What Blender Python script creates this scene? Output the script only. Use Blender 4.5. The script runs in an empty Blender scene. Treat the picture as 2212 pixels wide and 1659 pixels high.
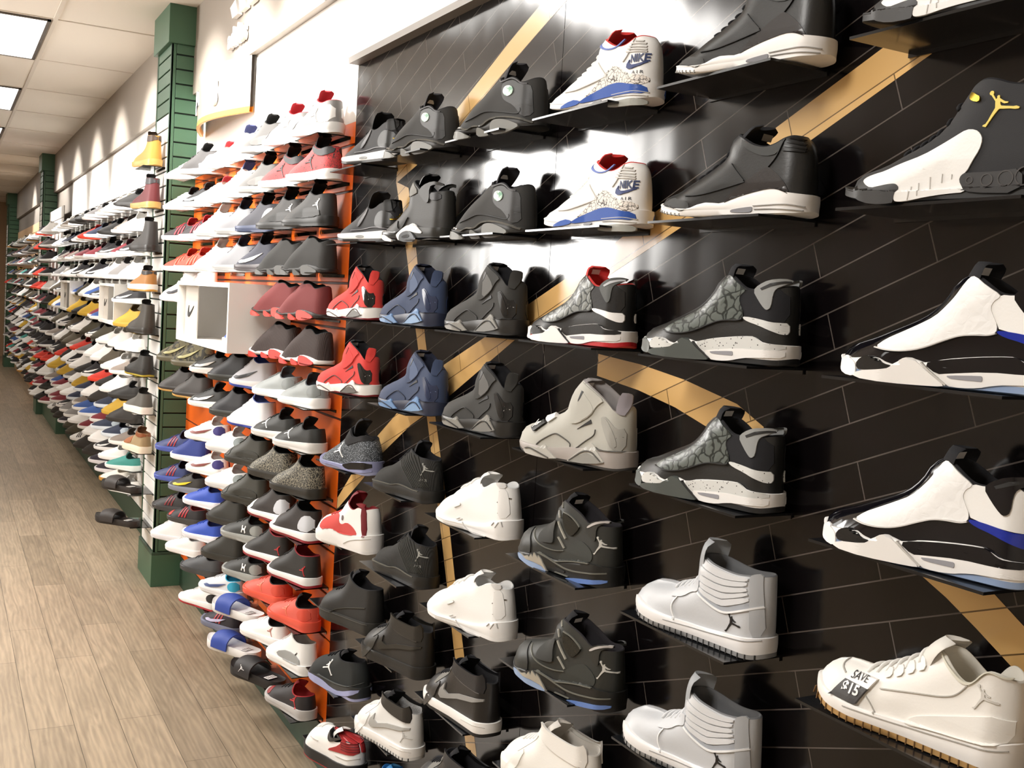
import bpy, bmesh, math, random
import numpy as np
from mathutils import Matrix, Vector
from mathutils.geometry import tessellate_polygon

SC = bpy.context.scene
COL = SC.collection
random.seed(7)

# ------------------------------------------------------------------ camera
# metres; x runs into the shoe wall, y along it away from the camera, z up
CAM_H = 1.64
F_PX = 2304.257
YAW, PITCH, ROLL = 0.493853969, -0.0721090333, 0.0615870939
fwd = Vector((math.sin(YAW)*math.cos(PITCH), math.cos(YAW)*math.cos(PITCH), math.sin(PITCH)))
rt0 = Vector((math.cos(YAW), -math.sin(YAW), 0))
up0 = rt0.cross(fwd)
rt = math.cos(ROLL)*rt0 + math.sin(ROLL)*up0
up = -math.sin(ROLL)*rt0 + math.cos(ROLL)*up0
cd = bpy.data.cameras.new('camera'); cam = bpy.data.objects.new('camera', cd); COL.objects.link(cam)
cd.sensor_fit = 'HORIZONTAL'; cd.sensor_width = 36.0; cd.lens = F_PX/2212*36.0
cd.clip_start = 0.02; cd.clip_end = 100
cam.matrix_world = Matrix(((rt.x, up.x, -fwd.x, 0), (rt.y, up.y, -fwd.y, 0), (rt.z, up.z, -fwd.z, CAM_H), (0, 0, 0, 1)))
SC.camera = cam

# ------------------------------------------------------------------ world, view, lamps
w = bpy.data.worlds.new('world'); SC.world = w; w.use_nodes = True
w.node_tree.nodes['Background'].inputs[0].default_value = (1.0, 0.93, 0.86, 1)
w.node_tree.nodes['Background'].inputs[1].default_value = 0.10
SC.view_settings.view_transform = 'Standard'; SC.view_settings.look = 'None'
SC.view_settings.exposure = 0.22; SC.view_settings.gamma = 1.0
SC.view_settings.use_curve_mapping = False

def lamp(name, kind, loc, target, power, color=(1, .94, .86), size=.3, size_y=None, spot=None, blend=.6):
    l = bpy.data.lights.new(name, kind); l.energy = power; l.color = color
    if kind == 'AREA':
        l.shape = 'RECTANGLE'; l.size = size; l.size_y = size_y or size
    else:
        l.shadow_soft_size = size
    if kind == 'SPOT':
        l.spot_size = math.radians(spot); l.spot_blend = blend
    o = bpy.data.objects.new(name, l); COL.objects.link(o); o.location = loc
    o.rotation_euler = (Vector(target)-Vector(loc)).to_track_quat('-Z', 'Y').to_euler()
    return o
# key light: the ceiling fixtures further down the aisle, opposite the wall
NEUT = (1, .97, .93)
lamp('aisle_lamp', 'AREA', (-2.0, 7.4, 3.0), (1.1, 1.8, 1.5), 230, NEUT, size=1.2, size_y=2.4)
# ceiling fixtures over the near aisle
lamp('near_aisle_lamp', 'AREA', (-0.75, 1.3, 3.06), (-0.3, 1.3, 0), 60, NEUT, size=.6, size_y=1.2)
lamp('mid_aisle_lamp', 'AREA', (-0.35, 4.3, 3.06), (0.0, 4.3, 0), 60, NEUT, size=.6, size_y=1.2)
# ceiling spot lights that wash the top of the display wall
for i, y in enumerate((3.95, 4.7, 5.5)):
    lamp('wall_washer', 'SPOT', (0.35, y, 3.02), (1.19, y, 2.3), (130, 130, 100)[i], NEUT, size=.05, spot=70)
for i, y in enumerate((7.2, 8.6, 10.0, 11.5, 13.2, 15.0, 17.0)):
    lamp('wall_washer', 'SPOT', (0.35, y, 3.02), (1.19, y, 2.3), 120, NEUT, size=.05, spot=75)
# ------------------------------------------------------------------ helpers
def lin(c):
    return tuple((v/12.92 if v <= .04045 else ((v+.055)/1.055)**2.4) for v in c)
def hexc(h):
    h = h.lstrip('#'); return lin(tuple(int(h[i:i+2], 16)/255 for i in (0, 2, 4)))
MATS = {}
def nodes_of(m):
    m.use_nodes = True; nt = m.node_tree; return nt, nt.nodes['Principled BSDF']
def mat(col, rough=.5, kind='plain', metal=0.0, spec=.5):
    """procedural surface: col is an sRGB hex; kind adds the weave / grain / print the thing has"""
    key = (col, rough, kind, metal, spec)
    if key in MATS: return MATS[key]
    m = bpy.data.materials.new('%s_%s' % (kind, col.lstrip('#'))); nt, b = nodes_of(m)
    N, Lk = nt.nodes, nt.links
    c = hexc(col)
    b.inputs['Base Color'].default_value = (*c, 1); b.inputs['Roughness'].default_value = rough
    b.inputs['Metallic'].default_value = metal; b.inputs['Specular IOR Level'].default_value = spec
    tc = N.new('ShaderNodeTexCoord')
    def bump(tex_out, strength, dist):
        bp = N.new('ShaderNodeBump'); bp.inputs['Strength'].default_value = strength; bp.inputs['Distance'].default_value = dist
        Lk.new(tex_out, bp.inputs['Height']); Lk.new(bp.outputs[0], b.inputs['Normal'])
    if kind in ('leather', 'suede', 'mesh', 'grain'):
        t = N.new('ShaderNodeTexNoise'); t.inputs['Scale'].default_value = {'leather': 260, 'suede': 900, 'mesh': 500, 'grain': 150}[kind]
        t.inputs['Detail'].default_value = 2; Lk.new(tc.outputs['Object'], t.inputs['Vector'])
        bump(t.outputs[0], .25, .0006)
        if kind == 'suede':
            b.inputs['Sheen Weight'].default_value = .15
    if kind == 'ribbed':
        t = N.new('ShaderNodeTexWave'); t.inputs['Scale'].default_value = 95; t.inputs['Distortion'].default_value = 1.0
        Lk.new(tc.outputs['Object'], t.inputs['Vector']); bump(t.outputs[0], .6, .0012)
    if kind in ('speckle', 'elephant', 'splash', 'camo', 'web', 'laser', 'dots', 'emboss'):
        t = N.new('ShaderNodeTexVoronoi')
        rp = N.new('ShaderNodeValToRGB')
        c2 = {'speckle': hexc('1c1e1e'), 'elephant': hexc('4a4440'), 'splash': hexc('c9d2da'), 'camo': hexc('2c2a22'), 'web': hexc('8d8775'), 'laser': hexc('1e2421'), 'dots': hexc('202020'), 'emboss': c}[kind]
        if kind == 'speckle':
            t.inputs['Scale'].default_value = 170; t.feature = 'F1'; lo, hi = .15, .19; order = (c2, c)
        elif kind == 'dots':
            t.inputs['Scale'].default_value = 260; lo, hi = .12, .16; order = (c2, c)
        elif kind == 'elephant':
            t.feature = 'DISTANCE_TO_EDGE'; t.inputs['Scale'].default_value = 105; lo, hi = .03, .07; order = (c2, c)
        elif kind == 'web':
            t.feature = 'DISTANCE_TO_EDGE'; t.inputs['Scale'].default_value = 110; lo, hi = .05, .1; order = (c2, c)
        elif kind == 'splash':
            t.inputs['Scale'].default_value = 330; lo, hi = .2, .32; order = (c2, c)
        elif kind == 'laser':
            t.feature = 'DISTANCE_TO_EDGE'; t.inputs['Scale'].default_value = 62; lo, hi = .05, .12; order = (c2, c)
        elif kind == 'emboss':
            t.feature = 'DISTANCE_TO_EDGE'; t.inputs['Scale'].default_value = 60; lo, hi = .02, .2; order = (c2, c)
        else:
            t = N.new('ShaderNodeTexNoise'); t.inputs['Scale'].default_value = 38; t.inputs['Detail'].default_value = 1; lo, hi = .47, .5; order = (c2, c)
        vec = tc.outputs['Object']
        if kind in ('elephant', 'web', 'laser', 'emboss'):
            nz = N.new('ShaderNodeTexNoise'); nz.inputs['Scale'].default_value = 35; Lk.new(vec, nz.inputs['Vector'])
            mx = N.new('ShaderNodeVectorMath'); mx.operation = 'MULTIPLY_ADD'
            mx.inputs[1].default_value = (.03, .03, .03); Lk.new(nz.outputs['Color'], mx.inputs[0]); Lk.new(vec, mx.inputs[2]); vec = mx.outputs[0]
        Lk.new(vec, t.inputs['Vector'])
        rp.color_ramp.elements[0].position = lo; rp.color_ramp.elements[1].position = hi
        rp.color_ramp.elements[0].color = (*order[0], 1); rp.color_ramp.elements[1].color = (*order[1], 1)
        Lk.new(t.outputs[0], rp.inputs[0]); Lk.new(rp.outputs[0], b.inputs['Base Color'])
        if kind in ('laser', 'web', 'emboss'): bump(t.outputs[0], .35, .002)
    if kind == 'ice':
        b.inputs['Transmission Weight'].default_value = .15; b.inputs['Subsurface Weight'].default_value = .2
        b.inputs['Subsurface Radius'].default_value = (.004, .005, .008)
    if kind == 'holo':
        lw = N.new('ShaderNodeLayerWeight'); t = N.new('ShaderNodeTexNoise'); t.inputs['Scale'].default_value = 70
        rp = N.new('ShaderNodeValToRGB'); rp.color_ramp.elements[0].color = (*hexc('7fae95'), 1); rp.color_ramp.elements[1].color = (*hexc('f4fff8'), 1)
        rp.color_ramp.elements[0].position = .38; rp.color_ramp.elements[1].position = .55
        Lk.new(tc.outputs['Object'], t.inputs['Vector']); Lk.new(t.outputs[0], rp.inputs[0]); Lk.new(rp.outputs[0], b.inputs['Base Color'])
    MATS[key] = m; return m

def emit_mat(name, col, strength):
    m = bpy.data.materials.new(name); m.use_nodes = True; nt = m.node_tree
    for n in list(nt.nodes): nt.nodes.remove(n)
    o = nt.nodes.new('ShaderNodeOutputMaterial'); e = nt.nodes.new('ShaderNodeEmission')
    e.inputs[0].default_value = (*col, 1); e.inputs[1].default_value = strength; nt.links.new(e.outputs[0], o.inputs[0]); return m

def clear_mat():
    if 'clear' in MATS: return MATS['clear']
    m = bpy.data.materials.new('clear_acrylic'); m.use_nodes = True; nt = m.node_tree
    for n in list(nt.nodes): nt.nodes.remove(n)
    o = nt.nodes.new('ShaderNodeOutputMaterial'); t = nt.nodes.new('ShaderNodeBsdfTransparent'); t.inputs[0].default_value = (.86, .88, .87, 1)
    g = nt.nodes.new('ShaderNodeBsdfGlossy'); g.inputs['Roughness'].default_value = .06
    fr = nt.nodes.new('ShaderNodeFresnel'); fr.inputs[0].default_value = 1.49
    mx = nt.nodes.new('ShaderNodeMixShader')
    nt.links.new(fr.outputs[0], mx.inputs[0]); nt.links.new(t.outputs[0], mx.inputs[1]); nt.links.new(g.outputs[0], mx.inputs[2]); nt.links.new(mx.outputs[0], o.inputs[0])
    MATS['clear'] = m; return m

def mesh_from(name, verts, faces, m=None, smooth=False, ang=None):
    me = bpy.data.meshes.new(name)
    me.from_pydata([tuple(v) for v in verts], [], faces)
    me.validate()
    if m is not None: me.materials.append(m)
    if smooth:
        me.shade_smooth()
        if ang: me.set_sharp_from_angle(angle=math.radians(ang))
    me.update(); return me
def link(name, me, parent=None, loc=None, rz=0):
    o = bpy.data.objects.new(name, me); COL.objects.link(o)
    if parent is not None: o.parent = parent
    if loc is not None: o.location = loc
    if rz: o.rotation_euler = (0, 0, rz)
    return o
def tag(o, label=None, cat=None, group=None, kind=None):
    if label: o['label'] = label
    if cat: o['category'] = cat
    if group: o['group'] = group
    if kind: o['kind'] = kind
    return o
def empty(name, loc=(0, 0, 0), rz=0):
    o = bpy.data.objects.new(name, None); COL.objects.link(o); o.location = loc; o.rotation_euler = (0, 0, rz)
    o.empty_display_size = .05; return o
class MB:
    """collects simple solids into ONE mesh"""
    def __init__(s): s.v = []; s.f = []; s.mi = []; s.mats = []
    def _m(s, m):
        if m not in s.mats: s.mats.append(m)
        return s.mats.index(m)
    def add(s, vs, fs, m):
        b = len(s.v); s.v += [tuple(v) for v in vs]; s.f += [tuple(i+b for i in f) for f in fs]; s.mi += [s._m(m)]*len(fs)
    def box(s, a, b, m):
        (x0, y0, z0), (x1, y1, z1) = a, b
        s.add([(x0, y0, z0), (x1, y0, z0), (x1, y1, z0), (x0, y1, z0), (x0, y0, z1), (x1, y0, z1), (x1, y1, z1), (x0, y1, z1)],
              [(0, 3, 2, 1), (4, 5, 6, 7), (0, 1, 5, 4), (1, 2, 6, 5), (2, 3, 7, 6), (3, 0, 4, 7)], m)
    def quad(s, p, m): s.add(p, [tuple(range(len(p)))], m)
    def prism(s, pts, ax, lo, hi, m):
        """polygon pts (2D) extruded along axis ax"""
        n = len(pts)
        def P(p, t): return {'x': (t, p[0], p[1]), 'y': (p[0], t, p[1]), 'z': (p[0], p[1], t)}[ax]
        vs = [P(p, lo) for p in pts]+[P(p, hi) for p in pts]
        tris = tessellate_polygon([[Vector((p[0], p[1], 0)) for p in pts]])
        fs = [tuple(t) for t in tris]+[tuple(i+n for i in reversed(t)) for t in tris]+[(i, (i+1) % n, (i+1) % n+n, i+n) for i in range(n)]
        s.add(vs, fs, m)
    def build(s, name, parent=None, loc=None, bevel=0, smooth=False):
        me = bpy.data.meshes.new(name); me.from_pydata(s.v, [], s.f)
        for m in s.mats: me.materials.append(m)
        me.polygons.foreach_set('material_index', s.mi)
        bm = bmesh.new(); bm.from_mesh(me); bmesh.ops.recalc_face_normals(bm, faces=bm.faces); bm.to_mesh(me); bm.free()
        if smooth: me.shade_smooth(); me.set_sharp_from_angle(angle=math.radians(35))
        me.update()
        o = link(name, me, parent, loc)
        if bevel:
            md = o.modifiers.new('bevel', 'BEVEL'); md.width = bevel; md.segments = 2; md.limit_method = 'ANGLE'
        return o
def text_geo(s, size=1.0, font_shear=0, bold=0):
    cu = bpy.data.curves.new('t', 'FONT'); cu.body = s; cu.size = size; cu.shear = font_shear; cu.offset = bold; cu.resolution_u = 4
    o = bpy.data.objects.new('t', cu); COL.objects.link(o)
    bpy.context.view_layer.update()
    me = bpy.data.meshes.new_from_object(o.evaluated_get(bpy.context.evaluated_depsgraph_get()))
    vs = [(v.co.x, v.co.y) for v in me.vertices]; fs = [tuple(p.vertices) for p in me.polygons]
    bpy.data.objects.remove(o); bpy.data.curves.remove(cu); bpy.data.meshes.remove(me)
    return vs, fs
def chaikin(p, n=1, closed=False):
    p = [tuple(q) for q in p]
    for _ in range(n):
        r = []
        k = len(p)
        for i in range(k if closed else k-1):
            a, b = p[i], p[(i+1) % k]
            r += [(a[0]*.75+b[0]*.25, a[1]*.75+b[1]*.25), (a[0]*.25+b[0]*.75, a[1]*.25+b[1]*.75)]
        if not closed: r = [p[0]]+r+[p[-1]]
        p = r
    return p
def resample(p, ts):
    p = np.array(p, float); d = np.r_[0, np.cumsum(np.hypot(*np.diff(p, axis=0).T))]; d /= d[-1]
    return np.stack([np.interp(ts, d, p[:, 0]), np.interp(ts, d, p[:, 1])], 1)
# emblem outlines (unit height, centred)
JUMP = [(1812,268),(1795,262),(1786,243),(1795,224),(1812,217),(1830,222),(1839,240),(1835,262),(1872,318),(1884,306),(1880,290),(1890,276),(1904,276),(1913,288),(1910,306),(1935,325),(1975,350),(2015,358),(2010,372),(1970,374),(1945,362),(1925,347),(1925,370),(1938,395),(2000,405),(2080,415),(2112,412),(2148,430),(2140,447),(2100,448),(2040,437),(1960,432),(1922,428),(1905,445),(1870,492),(1845,530),(1820,572),(1800,607),(1790,620),(1752,607),(1757,596),(1785,583),(1810,545),(1830,500),(1855,450),(1873,415),(1870,380),(1866,340)]
JUMP = [((x-1945)/400., (420-y)/400.) for x, y in JUMP]
SWOOSH = [(1, .40), (.62, .235), (.4, .165), (.27, .15), (.19, .19), (.175, .27), (.21, .40), (.11, .29), (.04, .16), (.045, .06), (.12, .005), (.24, .01), (.42, .075), (.7, .21)]
SWOOSH = [(x-.5, y-.2) for x, y in SWOOSH]
UA = [(-.5, .42), (-.3, .5), (-.2, .12), (.2, .12), (.3, .5), (.5, .42), (.36, .04), (.36, -.04), (.5, -.42), (.3, -.5), (.2, -.12), (-.2, -.12), (-.3, -.5), (-.5, -.42), (-.36, -.04), (-.36, .04)]
# ------------------------------------------------------------------ shoes
# A shoe is drawn in its side view: s runs heel -> toe, z up (metres); the half width at (s,z) gives the body.
PLAN_S = np.array([0, .03, .075, .135, .18, .216, .255, .285, .301])
PLAN_W = np.array([.032, .0345, .0355, .037, .042, .0465, .0455, .038, .026])
def gq(e):
    e = np.clip(e, 0, 1); return np.sqrt(np.maximum(0, 1-(1-e)**2))
def seg_dist(P, Q):
    """distance of points P (n,2) to polyline Q, and the side (>0: outside for a ridge run from collar to toe)"""
    A = Q[:-1][None]; B = Q[1:][None]; p = P[:, None]
    AB = B-A; t = np.clip(((p-A)*AB).sum(-1)/np.maximum((AB**2).sum(-1), 1e-12), 0, 1)
    C = A+AB*t[..., None]; D = np.hypot(*(p-C).transpose(2, 0, 1)); i = D.argmin(1); k = np.arange(len(P))
    n = AB[0, i]; v = (p-C)[k, i]
    side = n[:, 0]*v[:, 1]-n[:, 1]*v[:, 0]
    return D[k, i], side, C[k, i]
class Last:
    def __init__(s, d, Rr=.046, Rh=.034, wide=1.0):
        M = lambda a: [(x/1000., y/1000.) for x, y in a]
        heel, rim, ridge, sole = (M(d[k]) for k in ('heel', 'rim', 'ridge', 'sole'))
        rim[0] = heel[-1]; rim[-1] = ridge[0]
        s.sole_top = np.array(sole)
        s.heel = np.array(chaikin(heel, 2)); s.rim = np.array(chaikin(rim, 2)); s.ridge = np.array(chaikin(ridge, 2))
        base = [heel[0]]+[q for q in sole if heel[0][0]+.004 < q[0] < ridge[-1][0]-.004]+[ridge[-1]]
        base = sorted(base); s.base = np.array(chaikin(base, 1))
        s.Rr, s.Rh, s.wide = Rr, Rh, wide; s.both = False
        s.s_end = max(.303, ridge[-1][0]+.002)
    def ztop(s, x): return np.interp(x, s.base[:, 0], s.base[:, 1])
    def W(s, P):
        P = np.asarray(P, float)
        w = np.interp(P[:, 0], PLAN_S, PLAN_W)*np.interp(P[:, 1], [0, .05, .09, .13, .17], [1, .97, .86, .78, .74])*s.wide
        dr, side, _ = seg_dist(P, s.ridge); dr = np.where(side > 0, 0, dr)
        sh = np.interp(P[:, 1], s.heel[:, 1], s.heel[:, 0])
        dh = np.maximum(0, P[:, 0]-sh)
        return np.maximum(w*gq(dr/s.Rr)*gq(dh/s.Rh), .0004)
    def Ws(s, x, z=None):
        w = (np.interp(x, PLAN_S, PLAN_W)+.0035)*s.wide
        return np.maximum(w*gq(np.maximum(x-.0005, 0)/.035)*gq(np.maximum(s.s_end-x, 0)/.062), .0004)
    def Wtot(s, P):
        P = np.asarray(P, float)
        a = s.W(P); b = s.Ws(P[:, 0])
        below = P[:, 1] <= s.ztop(P[:, 0])+.0012
        return np.where(below, np.maximum(a, b), a)
    def zbot(s, x):
        return np.where(x < .02, .004*(1-x/.02)**2, 0)+np.where(x > .205, .017*((x-.205)/.096)**2, 0)
    # ---- meshes
    def upper(s, n=36, m=16):
        u = (1-np.cos(np.linspace(0, np.pi, n+1)))/2; v = np.linspace(0, 1, m+1)
        B = resample(s.base, u); T = resample(s.rim, u); Lh = resample(s.heel, v); R = resample(s.ridge[::-1], v)
        G = ((1-v)[:, None, None]*B[None]+v[:, None, None]*T[None]+(1-u)[None, :, None]*Lh[:, None]+u[None, :, None]*R[:, None]
             - ((1-v)[:, None]*(1-u)[None])[..., None]*B[0]-((1-v)[:, None]*u[None])[..., None]*B[-1]
             - (v[:, None]*(1-u)[None])[..., None]*T[0]-(v[:, None]*u[None])[..., None]*T[-1])
        Y = s.W(G.reshape(-1, 2)).reshape(m+1, n+1); Y[:, 0] = 0; Y[:, n] = 0
        s.rim_ring = None
        verts = []; ring = 2*n
        for j in range(m+1):
            row = [(G[j, i, 0], Y[j, i], G[j, i, 1]) for i in range(n+1)]+[(G[j, i, 0], -Y[j, i], G[j, i, 1]) for i in range(n-1, 0, -1)]
            verts += row
        faces = [(j*ring+i, j*ring+(i+1) % ring, (j+1)*ring+(i+1) % ring, (j+1)*ring+i) for j in range(m) for i in range(ring)]
        s.rim_ring = np.array(verts[m*ring:])
        return verts, [tuple(reversed(f)) for f in faces]
    def lining(s, depth=.06, thick=.0045):
        r = s.rim_ring; c = r.mean(0); n = len(r)
        verts = []; rows = []
        steps = [(0, 0.0), (thick*.5, .0022), (thick, .0012), (thick*1.3, -.012), (thick*1.1, -depth*.5), (thick*1.6, -depth)]
        for off, dz in steps:
            d = r-c; d[:, 2] = 0; L = np.maximum(np.hypot(d[:, 0], d[:, 1]), 1e-6)
            q = r.copy(); q[:, :2] -= d[:, :2]/L[:, None]*np.minimum(off, L*.8)[:, None]; q[:, 2] += dz
            if dz < -.02: q[:, 2] = q[:, 2]*.35+(c[2]+dz)*.65
            rows.append(q)
        for q in rows: verts += [tuple(v) for v in q]
        faces = [(j*n+i, j*n+(i+1) % n, (j+1)*n+(i+1) % n, (j+1)*n+i) for j in range(len(rows)-1) for i in range(n)]
        k = len(rows)-1
        verts.append(tuple(rows[-1].mean(0))); ci = len(verts)-1
        faces += [(k*n+i, k*n+(i+1) % n, ci) for i in range(n)]
        return verts, [tuple(reversed(f)) for f in faces]
    def sole_band(s, lo, hi, n=36, close_bottom=False, lip=True, rows=4, bulge=.0012):
        """ring wall between two heights lo(x), hi(x)"""
        x = .0005+(s.s_end-.001)*(1-np.cos(np.linspace(0, np.pi, n+1)))/2
        y = s.Ws(x); y[0] = 0; y[-1] = 0
        ring = 2*n; verts = []
        def row(zz, yy, xs=x):
            return [(xs[i], yy[i], zz[i]) for i in range(n+1)]+[(xs[i], -yy[i], zz[i]) for i in range(n-1, 0, -1)]
        zl, zh = lo(x), np.maximum(hi(x), lo(x)+.002)
        xc = .5*s.s_end
        def inset(d): return np.maximum(y-d, 0), x+(xc-x)/np.abs(xc-x+1e-9)*np.minimum(d, np.abs(xc-x))
        nr = 0
        if close_bottom:
            yy, xs = inset(.0035); verts += row(zl, yy, xs); nr += 1
        for k in range(rows+1):
            t = k/rows; b = bulge*math.sin(math.pi*t); zz = zl+(zh-zl)*t
            if close_bottom and k == 0: zz = zl+.002
            verts += row(zz, y+b*(y > .001)); nr += 1
        if lip:
            yy, xs = inset(.002); verts += row(zh+.0006, yy, xs); nr += 1
            yy, xs = inset(.012); verts += row(zh-.001, yy, xs); nr += 1
        faces = [(j*ring+i, (j+1)*ring+i, (j+1)*ring+(i+1) % ring, j*ring+(i+1) % ring) for j in range(nr-1) for i in range(ring)]
        if close_bottom:
            faces.append(tuple(range(ring)))
        if lip:
            faces.append(tuple(reversed(range((nr-1)*ring, nr*ring))))
        return verts, [tuple(f) for f in faces]
    def clipP(s, P):
        """points beyond the heel or over the ridge are brought back to the outline"""
        P = np.array(P, float)
        d, side, C = seg_dist(P, s.ridge); up_ = (side > 0) & (P[:, 1] > s.ridge[-1, 1])
        P[up_] = C[up_]
        sh = np.interp(P[:, 1], s.heel[:, 1], s.heel[:, 0]); above = P[:, 1] > s.ztop(P[:, 0])+.001
        P[:, 0] = np.where(above, np.maximum(P[:, 0], sh+.0002), np.clip(P[:, 0], .0008, s.s_end-.0008))
        return P
    def panel(s, pts, off=.0012, mirror=True, clip=True, maxlen=.007):
        bm = bmesh.new()
        vs = [bm.verts.new((x, z, 0)) for x, z in pts]
        for t in tessellate_polygon([[Vector((x, z, 0)) for x, z in pts]]):
            try: bm.faces.new([vs[i] for i in t])
            except ValueError: pass
        for _ in range(5):
            L = [e for e in bm.edges if e.calc_length() > maxlen]
            if not L: break
            bmesh.ops.subdivide_edges(bm, edges=L, cuts=1)
            bmesh.ops.triangulate(bm, faces=[f for f in bm.faces if len(f.verts) > 3])
        bm.verts.ensure_lookup_table()
        P = np.array([(v.co.x, v.co.y) for v in bm.verts]); F = [tuple(v.index for v in f.verts) for f in (bm.faces)]
        bm.verts.index_update(); F = [tuple(v.index for v in f.verts) for f in bm.faces]
        E = [tuple(v.index for v in e.verts) for e in bm.edges if len(e.link_faces) == 1]
        bm.free()
        return s._shell(P, F, E, off, mirror, clip)
    def _shell(s, P, F, E, off, mirror, clip):
        if clip: P = s.clipP(P)
        y = s.Wtot(P); n = len(P)
        top = np.stack([P[:, 0], y+off, P[:, 1]], 1)
        # at the outline push along the outline normal as well, so a panel wraps the edge
        e = np.clip(1-y/.022, 0, 1)
        cx = np.where(P[:, 0] > .15, 1, -1)
        top[:, 0] += np.where(P[:, 0] < .05, -1, .6)*off*e*np.where((P[:, 0] < .05) | (P[:, 0] > .13), 1, 0)
        top[:, 2] += off*e*np.where(P[:, 0] > .13, .8, 0)
        bot = np.stack([P[:, 0], np.maximum(y-.002, 0), P[:, 1]], 1)
        V = np.concatenate([top, bot]); FF = []
        for f in F:
            a, b, c = (P[i] for i in f[:3]); cr = (b[0]-a[0])*(c[1]-a[1])-(b[1]-a[1])*(c[0]-a[0])
            FF.append(tuple(reversed(f)) if cr > 0 else tuple(f))
        for a, b in E: FF.append((a, b, b+n, a+n))
        V = V.tolist()
        if mirror and s.both:
            k = len(V); V += [(v[0], -v[1], v[2]) for v in V]; FF += [tuple(reversed([i+k for i in f])) for f in FF]
        return V, FF
    def strip(s, pts, width, off=.0016, mirror=True):
        p = resample(chaikin(pts, 2), np.linspace(0, 1, max(6, int(len(pts)*7))))
        t = np.gradient(p, axis=0); t /= np.maximum(np.hypot(t[:, 0], t[:, 1]), 1e-9)[:, None]; nn = np.stack([-t[:, 1], t[:, 0]], 1)
        P = np.concatenate([p+nn*width/2, p-nn*width/2]); k = len(p)
        F = [f for i in range(k-1) for f in ((i, i+1, k+i+1), (i, k+i+1, k+i))]
        E = [(i, i+1) for i in range(k-1)]+[(k+i, k+i+1) for i in range(k-1)]+[(0, k), (k-1, 2*k-1)]
        return s._shell(P, F, E, off, mirror, True)
    def text(s, txt, origin, height, slope=0.0, shear=0.0, off=.0016, squeeze=1.0, bold=0.0):
        vs, fs = text_geo(txt, 1.0, shear, bold); h = .7
        P = np.array([(origin[0]-x*height/h*squeeze, origin[1]+y*height/h+slope*x*height/h*squeeze) for x, y in vs])
        F = []
        for f in fs:
            for i in range(1, len(f)-1): F.append((f[0], f[i], f[i+1]))
        return s._shell(P, F, [], off, False, True)
    def emblem(s, shape, c, h, flip=False, off=.0016, rot=0.0, aspect=1.0):
        cs, sn = math.cos(rot), math.sin(rot)
        pts = []
        for x, y in shape:
            x = -x if flip else x; x *= aspect
            X, Z = cs*x-sn*y, sn*x+cs*y
            pts.append((c[0]-X*h, c[1]+Z*h))
        return s.panel(pts, off=off, mirror=False, maxlen=.006)
    def heel_emblem(s, shape, zc, h, y0=0.0, flip=False, off=.0015):
        pts = [((-x if flip else x)*h+y0, y*h+zc) for x, y in shape]
        tr = tessellate_polygon([[Vector((a, b, 0)) for a, b in pts]])
        P = np.array(pts); sh = np.interp(P[:, 1], s.heel[:, 1], s.heel[:, 0])
        w = .034*np.interp(P[:, 1], [0, .05, .09, .13, .17], [1, .97, .86, .78, .74])
        d = s.Rh*(1-np.sqrt(np.maximum(0, 1-np.clip(P[:, 0]/w, -1, 1)**2)))
        V = [(sh[i]+d[i]-off, P[i, 0], P[i, 1]) for i in range(len(P))]
        return V, [tuple(t) for t in tr]
    def tongue(s, pts, width=.056, thick=.007):
        c = resample(chaikin([(x/1000., z/1000.) for x, z in pts], 2), np.linspace(0, 1, 9)); n = 8
        t = np.gradient(c, axis=0); t /= np.hypot(t[:, 0], t[:, 1])[:, None]; nn = np.stack([-t[:, 1], t[:, 0]], 1)
        V = []
        for sgn in (1, -1):
            for j in range(9):
                f = j/8; wd = width/2*(.72+.28*math.sin(math.pi*min(1, f*1.25)*.5))*(1 if f < .8 else math.sqrt(max(.25, 1-((f-.8)/.21)**2)))
                for i in range(n+1):
                    a = -1+2*i/n
                    th = thick/2*math.sqrt(max(.05, 1-abs(a)**4))*sgn
                    p = c[j]+nn[j]*th+np.array([-.026*a*a*(1-.2*f), 0])
                    V.append((p[0], a*wd, p[1]))
        k = 9*(n+1); F = []
        for j in range(8):
            for i in range(n):
                q = j*(n+1)+i
                F.append((q, q+1, q+n+2, q+n+1)); F.append((k+q, k+q+n+1, k+q+n+2, k+q+1))
        edge = [i for i in range(n+1)]+[j*(n+1)+n for j in range(1, 9)]+[8*(n+1)+i for i in range(n-1, -1, -1)]+[j*(n+1) for j in range(7, 0, -1)]
        for a, b in zip(edge, edge[1:]+edge[:1]): F.append((a, k+a, k+b, b))
        return V, F
    def lace(s, f, half=.021, r=.0028, skew=.006, lift=.0022):
        """a flat lace crossing the throat at fraction f along the ridge"""
        rg = s.ridge; d = np.r_[0, np.cumsum(np.hypot(*np.diff(rg, axis=0).T))]; L = d[-1]
        def at(ff):
            p = np.array([np.interp(ff*L, d, rg[:, 0]), np.interp(ff*L, d, rg[:, 1])])
            q = np.array([np.interp(ff*L+.004, d, rg[:, 0]), np.interp(ff*L+.004, d, rg[:, 1])]); t = (q-p)/max(np.hypot(*(q-p)), 1e-9)
            return p, np.array([t[1], -t[0]])*-1
        P = []
        for k in range(9):
            a = -1+k/4; y = a*half; p, nr = at(f+skew/L*a)
            w = float(np.interp(p[0], PLAN_S, PLAN_W))*.85
            e = s.Rr*(1-math.sqrt(max(0, 1-min(1, abs(y)/w)**2)))
            q = p-nr*(e-lift*(1-.6*abs(a)**3))
            P.append((q[0], y, q[1]))
        return tube(P, r, 6)
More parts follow.
